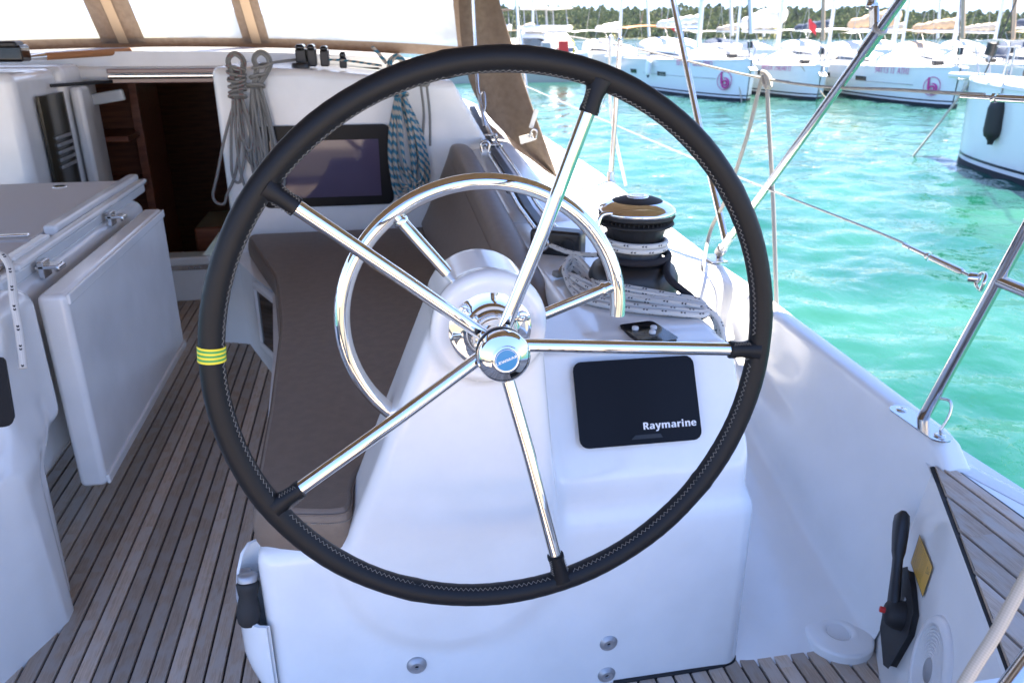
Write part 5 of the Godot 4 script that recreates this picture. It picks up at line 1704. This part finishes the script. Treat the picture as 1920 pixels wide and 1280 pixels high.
func sailboat(label: String, bow: Vector2, heading: float, d: Dictionary) -> Node3D:
	# built with its bow at the local origin, hull running to -z, then turned; heading 0 = bow towards +z
	var o := thing("sailing_boat", label, "sailing boat", V(bow.x, WATER, bow.y), "moored boats")
	o.rotation.y = heading
	var L: float = d.get("len", 12.0)
	var beam: float = d.get("beam", 3.6)
	var fb: float = d.get("free", 1.3)
	var detail: bool = d.get("detail", true)
	var P := func(called: String, b: Buf, m: Material, parent: Node3D = null) -> MeshInstance3D:
		var mi := MeshInstance3D.new()
		mi.name = called
		mi.mesh = b.mesh()
		mi.set_surface_override_material(0, m)
		(parent if parent else o).add_child(mi, true)
		return mi
	var deck := func(t: float) -> float: return fb * (0.9 + 0.1 * t * t)
	var rows := []
	var sect := func(t: float, y0: float, y1: float, grow: float, cnt: int) -> Array:
		var out := []
		for s in [-1.0, 1.0]:
			for k in cnt:
				var q: float = float(k) / (cnt - 1)
				if s > 0: q = 1.0 - q
				var y := lerpf(y1, y0, q)
				var fy := clampf((y + 0.35) / (fb + 0.35), 0.0, 1.0)
				var w := hull_half(t, beam) * (0.80 + 0.20 * pow(fy, 0.6)) + grow
				if t > 0.995: w = 0.02 + grow
				var rake := -0.10 * (1.0 - fy) * smoothstep(0.7, 1.0, t)
				out.append(V(s * w, y, -L * (1.0 - t) + rake))
		return out
	for k in 31:
		var t := pow(k / 30.0, 0.8)
		rows.append(sect.call(t, -0.35, deck.call(t), 0.0, 6))
	var b := Buf.new()
	b.grid(rows)
	var stern: Array = rows[0].duplicate()
	b.flat(stern)
	var hull: MeshInstance3D = P.call("hull", b, M.hull)
	for q in [[-0.35, 0.10, M.antifoul, "waterline_band"], [0.17, 0.215, M.hull_stripe, "waterline_stripe"]]:
		var rb := []
		for k in 31:
			var t := pow(k / 30.0, 0.8)
			rb.append(sect.call(t, q[0], q[1], 0.006, 3))
		var bb := Buf.new()
		bb.grid(rb)
		P.call(q[3], bb, q[2], hull)
	var dr := []
	for k in 31:
		var t := pow(k / 30.0, 0.8)
		var w := hull_half(t, beam) if t < 0.995 else 0.02
		var y: float = deck.call(t)
		var z := -L * (1.0 - t)
		dr.append([V(-w - 0.02, y - 0.03, z), V(-w - 0.01, y + 0.025, z), V(-w + 0.05 * minf(1, w), y + 0.03, z), V(0, y + 0.07, z), V(w - 0.05 * minf(1, w), y + 0.03, z), V(w + 0.01, y + 0.025, z), V(w + 0.02, y - 0.03, z)])
	var db := Buf.new()
	db.grid(dr)
	P.call("deck", db, M.deck_white)
	# coachroof with dark side windows
	var cab := Buf.new()
	var cr := []
	for k in 15:
		var q := k / 14.0
		var t := lerpf(0.36, 0.78, q)
		var w := hull_half(t, beam) * 0.62
		var y: float = deck.call(t) + 0.03
		var h := 0.46 * smoothstep(1.02, 0.45, q) + 0.02
		var z := -L * (1.0 - t)
		cr.append([V(-w, y, z), V(-w * 0.93, y + h * 0.75, z), V(-w * 0.75, y + h, z), V(0, y + h * 1.15, z), V(w * 0.75, y + h, z), V(w * 0.93, y + h * 0.75, z), V(w, y, z)])
	cab.grid(cr)
	cab.flat(cr[0])
	var roof: MeshInstance3D = P.call("coachroof", cab, M.deck_white)
	for s in [-1.0, 1.0]:
		var wb := Buf.new()
		var wr := []
		for k in range(1, 10):
			var a: Vector3 = cr[k][0 if s < 0 else 6]
			var c: Vector3 = cr[k][1 if s < 0 else 5]
			wr.append([a.lerp(c, 0.35) + V(s * 0.008, 0, 0), a.lerp(c, 0.8 - 0.03 * k) + V(s * 0.008, 0, 0)])
		wb.grid(wr)
		P.call("cabin_window", wb, M.boat_window, roof)
	for hw in d.get("ports", []):                 # [t, height, length]
		for s in [-1.0, 1.0]:
			var wb := Buf.new()
			var wr := []
			for k in 5:
				var t: float = hw[0] + hw[2] / L * (k / 4.0 - 0.5)
				var r := []
				for y in [hw[1] - 0.085, hw[1] + 0.085]:
					var fy := clampf((y + 0.35) / (fb + 0.35), 0.0, 1.0)
					r.append(V(s * (hull_half(t, beam) * (0.80 + 0.20 * pow(fy, 0.6)) + 0.012), y, -L * (1.0 - t)))
				wr.append(r)
			wb.grid(wr)
			P.call("hull_window", wb, M.boat_window, hull)
	# thin line along the topsides
	if detail and d.get("line", true):
		var ln := Buf.new()
		for s in [-1.0, 1.0]:
			var lp := []
			for k in 24:
				var t := lerpf(0.45, 0.9, k / 23.0)
				lp.append(V(s * (hull_half(t, beam) * (0.80 + 0.20 * pow((fb * 0.52 + 0.35) / (fb + 0.35), 0.6)) + 0.005), fb * 0.52, -L * (1.0 - t)))
			ln.tube(lp, 0.012, 4)
		P.call("moulded_line", ln, M.wire, hull)
	# mast, spreaders, boom and sail
	var mz: float = -L * (1.0 - d.get("mast", 0.60))
	var mh: float = d.get("height", 16.0)
	var my: float = deck.call(0.6) + 0.3
	var ma := Buf.new()
	ma.tube([V(0, my, mz), V(0, my + mh, mz - 0.25)], [0.095, 0.075], 12)
	var mast: MeshInstance3D = P.call("mast", ma, M.alloy)
	var spb := Buf.new()
	for y in [0.36, 0.66]:
		spb.tube([V(-0.95 + y * 0.5, my + mh * y, mz - 0.25), V(0, my + mh * y + 0.05, mz - 0.05), V(0.95 - y * 0.5, my + mh * y, mz - 0.25)], 0.03, 6)
	P.call("spreaders", spb, M.alloy, mast)
	var sh := Buf.new()
	for s in [-1.0, 1.0]:
		sh.tube([V(s * beam * 0.46, fb, mz - 0.2), V(s * 0.77, my + mh * 0.36, mz - 0.25), V(s * 0.62, my + mh * 0.66, mz - 0.25), V(0, my + mh * 0.97, mz - 0.2)], 0.009, 4)
	sh.tube([V(0, fb * 0.95, -L * 0.99), V(0, my + mh, mz - 0.25)], 0.009, 4)
	P.call("rigging", sh, M.wire, mast)
	var bm := Buf.new()
	bm.tube([V(0, my + 1.0, mz - 0.1), V(0, my + 1.05, mz - 4.6)], 0.075, 8)
	P.call("boom", bm, M.alloy)
	var sv := Buf.new()
	var sp := []
	var sr := []
	for k in 22:
		var q := k / 21.0
		sp.append(V(0.03 * sin(q * 20), my + 1.0 + lerpf(0.34, 0.18, q) * d.get("bundle", 1.0) + 0.03 * sin(q * 31.0), mz - 0.12 - 4.4 * q))
		sr.append(lerpf(0.24, 0.13, q) * d.get("bundle", 1.0) * (1.0 + 0.12 * sin(q * 43.0)) * (smoothstep(0.0, 0.08, q) * 0.6 + 0.4))
	sv.tube(sp, sr, 12)
	P.call("furled_mainsail", sv, d.get("cover", M.sail_cover))
	# furled genoa on the forestay, spiralled
	if d.get("genoa", true):
		var gp := []
		var grr := []
		for k in 60:
			var q := k / 59.0
			gp.append(V(0, fb + 0.9, -0.25).lerp(V(0, my + mh * 0.93, mz + 0.1), q))
			grr.append(0.085 * (1.0 - q * 0.65) * (0.9 + 0.1 * sin(q * 190.0)))
		var gb := Buf.new()
		gb.tube(gp, grr, 8)
		P.call("furled_genoa", gb, d.get("genoa_mat", M.white_canvas))
	var fs := Buf.new()
	fs.tube([V(0, fb + 0.05, -0.2), V(0, my + mh * 0.95, mz + 0.1)], 0.014, 6)
	fs.tube([V(0, fb + 0.4, -0.22), V(0, fb + 0.62, -0.26)], 0.1, 10)
	P.call("forestay", fs, M.black_plastic if detail else M.wire)
	# pulpit, stanchions and lifelines
	if detail:
		var pu := Buf.new()
		for s in [-1.0, 1.0]:
			pu.tube(spline([V(s * 0.62, fb + 0.02, -1.35), V(s * 0.6, fb + 0.62, -1.3), V(s * 0.35, fb + 0.64, -0.35), V(s * 0.16, fb + 0.6, 0.0), V(s * 0.12, fb + 0.04, -0.2)], 4), 0.016, 6)
			for k in 6:
				var t := lerpf(0.12, 0.82, k / 5.0)
				var w := hull_half(t, beam) - 0.06
				pu.tube([V(s * w, deck.call(t), -L * (1 - t)), V(s * w, deck.call(t) + 0.62, -L * (1 - t))], 0.014, 5)
			for y in [0.32, 0.61]:
				var lp := []
				for k in 12:
					var t := lerpf(0.05, 0.88, k / 11.0)
					lp.append(V(s * (hull_half(t, beam) - 0.06), deck.call(t) + y, -L * (1 - t)))
				pu.tube(lp, 0.007, 4)
		P.call("guard_rails", pu, M.wire)
		var an := Buf.new()
		an.tube([V(0, fb + 0.02, -0.3), V(0, fb - 0.02, 0.12), V(0, fb - 0.3, 0.2)], 0.035, 6)
		an.box(Transform3D(Basis(V(1, 0, 0), 0.5), V(0, fb - 0.3, 0.15)), V(0.3, 0.05, 0.25), 0.02)
		P.call("anchor", an, M.grey_metal)
	# sprayhood and bimini
	var sy: float = deck.call(0.3) + 0.2
	if d.has("hood"):
		var hb := Buf.new()
		var hr := []
		for q in [[-L * 0.60, 0.1, 0.9], [-L * 0.625, 0.42, 0.95], [-L * 0.65, 0.6, 0.98], [-L * 0.71, 0.7, 1.0]]:
			var row := []
			for k in 13:
				var an := PI * k / 12.0
				row.append(V(-cos(an) * beam * 0.34 * q[2], sy + pow(sin(an), 0.5) * q[1], q[0]))
			hr.append(row)
		hb.grid(hr)
		var hood: MeshInstance3D = P.call("sprayhood", hb, d.hood)
		var hw := Buf.new()
		for s in [-1.0, 1.0]:
			hw.flat([hr[1][2 if s < 0 else 10] + V(s * 0.02, 0, 0.02), hr[2][3 if s < 0 else 9] + V(s * 0.02, 0, 0.02), hr[3][3 if s < 0 else 9] + V(s * 0.03, -0.06, 0), hr[3][1 if s < 0 else 11] + V(s * 0.03, -0.1, 0), hr[2][1 if s < 0 else 11] + V(s * 0.03, -0.1, 0.0)])
		P.call("hood_window", hw, M.boat_window, hood)
	if d.has("bimini"):
		var bb := Buf.new()
		var br := []
		for q in 7:
			var z := -L * lerpf(0.76, 0.97, q / 6.0)
			var row := []
			for k in 11:
				var x := (k / 5.0 - 1.0) * beam * 0.42
				row.append(V(x, sy + 1.12 + 0.12 * (1.0 - pow(k / 5.0 - 1.0, 2.0)) - 0.05 * absf(q / 3.0 - 1.0), z))
			br.append(row)
		bb.grid(br)
		var bi: MeshInstance3D = P.call("bimini", bb, d.bimini)
		var bl := Buf.new()
		for s in [0, 10]:
			for q in [0, 6]:
				bl.tube([br[q][s], V(br[3][s].x, sy - 0.05, br[3][s].z)], 0.016, 5)
		P.call("bimini_frame", bl, M.wire, bi)
	# steering pedestals, deck clutter
	if detail:
		var ck := Buf.new()
		ck.box(at(V(-0.2, fb + 0.12, -1.2)), V(0.35, 0.16, 0.3), 0.05)
		P.call("windlass", ck, M.black_plastic)
	return o

func on_hull(o: Node3D, d: Dictionary, side: float, t: float, y: float) -> Transform3D:   # a frame on the topsides, in the boat's own axes
	var L: float = d.get("len", 12.0)
	var beam: float = d.get("beam", 3.6)
	var fb: float = d.get("free", 1.3)
	var fy := clampf((y + 0.35) / (fb + 0.35), 0.0, 1.0)
	var w := func(tt: float) -> float: return hull_half(tt, beam) * (0.80 + 0.20 * pow(fy, 0.6))
	var p := V(side * w.call(t), y, -L * (1.0 - t))
	var q := V(side * w.call(t + 0.02), y, -L * (0.98 - t))
	var along := (q - p).normalized()
	var nrm := along.cross(Vector3.UP) * (-side)
	if nrm.x * side < 0: nrm = -nrm
	return face(p + nrm * 0.02, nrm, along * (1.0 if side < 0 else -1.0))

func add_text(o: Node3D, xf: Transform3D, s: String, h: float, m: Material) -> void:
	var tm := TextMesh.new()
	var f := SystemFont.new()
	f.font_names = PackedStringArray(["Droid Sans"])
	tm.font = f
	tm.font_size = 32
	tm.text = s
	tm.pixel_size = h / 23.0
	tm.depth = 0.006
	tm.curve_step = 4.0
	tm.material = m
	var mi := MeshInstance3D.new()
	mi.name = "lettering"
	mi.mesh = tm
	mi.transform = xf
	o.get_node("hull").add_child(mi, true)

func add_logo(o: Node3D, xf: Transform3D, r: float) -> void:
	var b := Buf.new()
	var ring := []
	for k in 48:
		var an := TAU * k / 48.0
		ring.append(xf * V(cos(an) * r, sin(an) * r, 0))
	b.tube(ring, 0.012, 6, false, 1.0, true)
	var sp := []
	var sr := []
	for k in 60:                                    # the round of the letter winds into a curl
		var q := k / 59.0
		var an := PI * 0.62 - q * TAU * 1.75
		var rad := r * lerpf(0.62, 0.12, q)
		sp.append(xf * V(r * 0.08 + cos(an) * rad, -r * 0.3 + sin(an) * rad, 0.006))
		sr.append(r * 0.12 * (1.0 - q * 0.4) * smoothstep(0.0, 0.2, q + 0.06))
	b.tube(sp, sr, 8)
	b.tube([xf * V(-r * 0.5, r * 0.95, 0.006), xf * V(-r * 0.46, r * 0.2, 0.006), xf * V(-r * 0.42, -r * 0.35, 0.006)], [r * 0.09, r * 0.13, r * 0.1], 8)
	var mi := MeshInstance3D.new()
	mi.name = "emblem"
	mi.mesh = b.mesh()
	mi.set_surface_override_material(0, M.pink_print)
	o.get_node("hull").add_child(mi, true)

func hang_fender(label: String, p: Vector3, h: float, r: float, m: Material) -> void:
	var o := thing("fender", label, "fender", p, "fenders hung on the moored boats")
	part("body", turned([Vector2(0.0, 0), Vector2(r * 0.35, 0.02), Vector2(r * 0.85, h * 0.12), Vector2(r, h * 0.25), Vector2(r, h * 0.75), Vector2(r * 0.8, h * 0.9), Vector2(r * 0.3, h), Vector2(0, h)], at(p), 20), m, o)
	part("tip", turned([Vector2(r * 0.3, -0.06), Vector2(r * 0.36, 0.0), Vector2(r * 0.6, 0.05)], at(p), 14), M.navy_canvas if m == M.fender_white else M.black_rubber, o)
	part("lanyard", tubed([p + V(0, h, 0), p + V(0.02, h + 0.45, 0)], 0.012, 6), M.rope_lifeline, o)

func motor_yacht(label: String, bow: Vector2, heading: float, L: float, h: float, canvas: Material) -> void:
	var o := thing("motor_yacht", label, "motor yacht", V(bow.x, WATER, bow.y), "moored boats")
	o.rotation.y = heading
	var P := func(called: String, b: Buf, m: Material) -> MeshInstance3D:
		var mi := MeshInstance3D.new()
		mi.name = called
		mi.mesh = b.mesh()
		mi.set_surface_override_material(0, m)
		o.add_child(mi, true)
		return mi
	var W := L * 0.31
	var rows := []
	for k in 21:
		var t := k / 20.0
		var w := hull_half(t, W)
		var y := h * (0.82 + 0.22 * t)
		rows.append([V(-w * 0.72, -0.3, -L * (1 - t)), V(-w * 0.86, h * 0.35, -L * (1 - t)), V(-w, y, -L * (1 - t)), V(-w * 0.97, y + 0.04, -L * (1 - t)), V(0, y + 0.1, -L * (1 - t)), V(w * 0.97, y + 0.04, -L * (1 - t)), V(w, y, -L * (1 - t)), V(w * 0.86, h * 0.35, -L * (1 - t)), V(w * 0.72, -0.3, -L * (1 - t))])
	var b := Buf.new()
	b.grid(rows)
	b.flat(rows[0])
	P.call("hull", b, M.hull)
	var c := Buf.new()
	var cr := []
	for k in 11:
		var q := k / 10.0
		var z := -L * lerpf(0.8, 0.22, q)
		var hh := 1.35 * smoothstep(1.0, 0.55, q) + 0.02
		var w := W * 0.38 * (1.0 - 0.4 * q)
		cr.append([V(-w, h * 0.9, z), V(-w * 0.9, h * 0.9 + hh * 0.85, z), V(-w * 0.7, h * 0.9 + hh, z), V(w * 0.7, h * 0.9 + hh, z), V(w * 0.9, h * 0.9 + hh * 0.85, z), V(w, h * 0.9, z)])
	c.grid(cr)
	c.flat(cr[0])
	P.call("cabin", c, M.deck_white)
	var wn := Buf.new()
	for s in [-1.0, 1.0]:
		var wr := []
		for k in range(0, 8):
			var a: Vector3 = cr[k][0 if s < 0 else 5]
			var e: Vector3 = cr[k][1 if s < 0 else 4]
			wr.append([a.lerp(e, 0.45) + V(s * 0.015, 0, 0), a.lerp(e, 0.85) + V(s * 0.015, 0, 0)])
		wn.grid(wr)
	wn.grid([[cr[5][2] + V(0, 0.02, 0.02), cr[5][3] + V(0, 0.02, 0.02)], [cr[9][2] + V(0, 0.05, 0.06), cr[9][3] + V(0, 0.05, 0.06)]])
	P.call("windows", wn, M.boat_window)
	var fb := Buf.new()
	fb.box(at(V(0, h * 0.9 + 1.55, -L * 0.6)), V(W * 0.66, 0.4, L * 0.3), 0.12)
	P.call("flybridge", fb, M.deck_white)
	var tp := Buf.new()
	tp.box(at(V(0, h * 0.9 + 2.75, -L * 0.62)), V(W * 0.7, 0.09, L * 0.3), 0.04)
	P.call("hard_top", tp, canvas)
	var ps := Buf.new()
	for s in [-1.0, 1.0]:
		ps.tube([V(s * W * 0.3, h * 0.9 + 1.6, -L * 0.72), V(s * W * 0.3, h * 0.9 + 2.75, -L * 0.74)], 0.04, 6)
		ps.tube([V(s * W * 0.3, h * 0.9 + 1.6, -L * 0.5), V(s * W * 0.3, h * 0.9 + 2.75, -L * 0.54)], 0.03, 6)
		ps.tube([V(s * W * 0.42, h, -L * 0.25), V(s * W * 0.42, h + 0.65, -L * 0.25), V(s * 0.1, h * 1.04 + 0.65, -0.2)], 0.02, 6)
	P.call("posts", ps, M.wire)

func marina() -> void:
	var A := {"len": 12.2, "beam": 3.5, "free": 1.45, "ports": [[0.36, 0.78, 0.75], [0.60, 0.78, 0.75]], "hood": M.white_canvas, "bimini": M.orange_canvas, "cover": M.white_canvas, "mast": 0.62, "bundle": 0.8}
	var a := sailboat("white sailing boat with pink emblem at its bow, left of the awning leg's foot", Vector2(14.12, -28.0), 0.03, A)
	add_logo(a, on_hull(a, A, -1.0, 0.935, 0.7), 0.33)
	add_text(a, on_hull(a, A, -1.0, 0.80, 1.27), "8275 TI  BELLAMO", 0.2, M.pale_pink_print)
	var B := {"len": 11.5, "beam": 3.3, "free": 1.22, "ports": [[0.74, 0.85, 0.6]], "hood": M.white_canvas, "cover": M.white_canvas, "mast": 0.60, "bundle": 1.9, "genoa_mat": M.cream_canvas}
	var bb := sailboat("white sailing boat with a bulky loose mainsail, between the two with pink emblems", Vector2(17.1, -28.2), -0.12, B)
	add_text(bb, on_hull(bb, B, -1.0, 0.83, 1.08), "MIOLA  298340 TI", 0.17, M.pale_pink_print)
	var C := {"len": 13.2, "beam": 3.9, "free": 1.28, "ports": [[0.46, 0.76, 0.75], [0.68, 0.74, 0.75]], "hood": M.white_canvas, "bimini": M.white_canvas, "cover": M.cream_canvas, "mast": 0.6, "bundle": 1.4, "genoa_mat": M.cream_canvas}
	var cc := sailboat("white sailing boat with pink emblem half hidden behind the nearest bow", Vector2(19.75, -24.2), -0.19, C)
	add_logo(cc, on_hull(cc, C, -1.0, 0.955, 0.66), 0.3)
	add_text(cc, on_hull(cc, C, -1.0, 0.82, 1.1), "94113 TI  ATHI", 0.2, M.pale_pink_print)
	# the near bow on the right points away from us
	var D := {"len": 11.0, "beam": 3.5, "free": 1.55, "ports": [], "hood": M.navy_canvas, "cover": M.blue_canvas, "mast": 0.58, "genoa": false, "line": false, "height": 15.0}
	var dd := sailboat("nearest white sailing boat, its bow at the right edge with black fender", Vector2(11.72, -13.9), PI, D)
	var sb := Buf.new()
	sb.box(at(V(0, 1.56, 0.05)), V(0.42, 0.1, 1.0), 0.04)
	var plat := MeshInstance3D.new()
	plat.name = "bow_platform"
	plat.mesh = sb.mesh()
	plat.set_surface_override_material(0, M.deck_white)
	dd.add_child(plat)
	hang_fender("long black fender hung on the nearest bow at right", V(10.62, -0.25, -11.95), 0.72, 0.15, M.black_rubber)
	hang_fender("white fender hung on the left emblem boat", V(12.2, -0.2, -33.6), 0.7, 0.13, M.fender_white)
	hang_fender("white fender hung on the half hidden emblem boat", V(19.3, -0.25, -29.6), 0.75, 0.16, M.fender_white)
	# mooring lines into the water
	for q in [["mooring line slanting from the nearest bow into the open water", V(11.65, 0.6, -13.95), V(10.86, WATER - 0.02, -14.18)], ["mooring line dropping straight down beside the nearest bow", V(11.62, 0.5, -13.7), V(11.45, WATER - 0.02, -13.6)], ["mooring line crossing the emblem of the left boat", V(13.75, 0.62, -28.6), V(13.95, WATER - 0.02, -28.1)], ["mooring line slanting across the middle boat's bow", V(16.5, 0.55, -29.0), V(17.4, WATER - 0.02, -28.0)]]:
		solo("mooring_line", tubed([q[1], q[1].lerp(q[2], 0.5) + V(0, -0.03, 0), q[2]], 0.022, 6), M.rope_beige, q[0], "rope", "mooring lines")
	# boats farther along the pontoons; their masts and canvas fill the gaps
	var far := [
		["sailing boat with taupe awning at the far left, seen past the sprayhood", Vector2(8.6, -44.0), 0.05, {"bimini": M.taupe_canvas, "hood": M.taupe_canvas, "cover": M.taupe_canvas}],
		["sailing boat with white hood behind the grey service box", Vector2(12.0, -52.0), 0.0, {"bimini": M.taupe_canvas, "hood": M.white_canvas}],
		["sailing boat moored behind the left emblem boat", Vector2(16.2, -44.5), 0.05, {"bimini": M.white_canvas, "hood": M.white_canvas, "cover": M.white_canvas}],
		["sailing boat with blue sail cover moored behind the middle boat", Vector2(20.0, -42.0), -0.05, {"hood": M.white_canvas, "cover": M.blue_canvas}],
		["sailing boat with navy cover behind the white awning", Vector2(23.4, -34.5), -0.12, {"bimini": M.white_canvas, "hood": M.white_canvas, "cover": M.navy_canvas}],
		["sailing boat with cream awning right of the diagonal awning leg", Vector2(24.6, -27.5), -0.25, {"bimini": M.cream_canvas, "hood": M.cream_canvas, "cover": M.cream_canvas, "genoa_mat": M.cream_canvas}],
		["sailing boat with furled white headsail rising above the nearest bow", Vector2(24.5, -22.0), -0.3, {"hood": M.navy_canvas, "cover": M.navy_canvas}],
		["sailing boat with furled headsail at the far right edge", Vector2(27.5, -22.5), -0.3, {"hood": M.blue_canvas, "cover": M.navy_canvas}],
		["sailing boat far off behind the white awning", Vector2(31.0, -40.0), -0.2, {"bimini": M.white_canvas, "hood": M.white_canvas}],
		["sailing boat far off behind the cream awning", Vector2(36.0, -38.0), -0.2, {"bimini": M.taupe_canvas, "hood": M.white_canvas}],
		["sailing boat far off behind the bulky mainsail", Vector2(26.0, -50.0), -0.1, {"bimini": M.white_canvas, "hood": M.navy_canvas}],
		["sailing boat far off at the right behind the furled headsails", Vector2(43.0, -40.0), -0.3, {"hood": M.white_canvas, "bimini": M.cream_canvas}],
	]
	for q in far:
		var dct: Dictionary = q[3]
		dct["detail"] = q[1].y > -36.0
		dct["len"] = rng.randf_range(11.0, 13.0)
		dct["free"] = rng.randf_range(1.2, 1.4)
		dct["height"] = rng.randf_range(14.5, 17.0)
		sailboat(q[0], q[1], q[2], dct)
	motor_yacht("white motor yacht with flybridge behind the red box", Vector2(13.0, -46.0), 0.15, 11.0, 1.25, M.white_canvas)
	motor_yacht("white motor yacht with brown hard top at the left", Vector2(9.8, -54.0), 0.0, 12.0, 1.4, M.taupe_canvas)
	# pontoon with service boxes
	var pb := Buf.new()
	pb.box(at(V(7.2, WATER + 0.12, -42.6)), V(8.4, 0.75, 2.2), 0.05)
	struct("pontoon", pb, M.concrete, "low concrete pontoon at the far left of the harbour")
	var pb2 := Buf.new()
	pb2.box(at(V(24.0, WATER + 0.3, -58.0)), V(90.0, 0.9, 3.0), 0.05)
	struct("quay", pb2, M.concrete, "stone quay behind the moored boats")
	var bx := thing("service_box", "grey service pedestal beside the red box", "pedestal", V(9.5, -0.35, -42.2))
	part("post", boxed(V(9.62, 0.4, -42.2), V(0.5, 1.5, 0.35), 0.12), M.grey_box, bx)
	part("panel", boxed(V(9.75, 0.35, -42.01), V(0.07, 0.9, 0.02), 0.005), M.white_plastic, bx)
	var rx := thing("fire_box", "red fire box with hose on the pontoon", "fire box", V(10.6, -0.35, -42.2))
	part("case", boxed(V(10.55, 0.45, -42.2), V(0.52, 1.45, 0.3), 0.02), M.red_plastic, rx)
	part("hose", tubed(spline([V(10.85, 0.9, -42.1), V(10.95, 1.18, -42.1), V(11.12, 1.05, -42.1), V(11.1, 0.6, -42.1), V(11.0, 0.3, -42.1)], 5), 0.035, 8), M.yellow_tape, rx)
	# flags
	for q in [["small red flag on the left emblem boat's backstay", V(15.2, 1.75, -39.5), M.flag_red], ["blue flag high above the left emblem boat", V(14.3, 3.1, -38.0), M.flag_blue], ["red flag just right of the bulky loose mainsail", V(17.9, 1.6, -31.0), M.flag_red]]:
		var fg := thing("flag", q[0], "flag", q[1], "flags on the moored boats")
		var fr := []
		for k in 8:
			var row := []
			for j in 4:
				row.append(q[1] + V(0.05 * k + 0.02 * j, 0.45 - 0.14 * j - 0.012 * k * k * 0.4, 0.05 * sin(k * 1.1 + j * 0.4)))
			fr.append(row)
		var fbuf := Buf.new()
		fbuf.grid(fr)
		part("cloth", fbuf, q[2], fg)
		part("staff", tubed([q[1] + V(0, -0.9, 0), q[1] + V(0, 0.5, 0)], 0.012, 6), M.wire, fg)
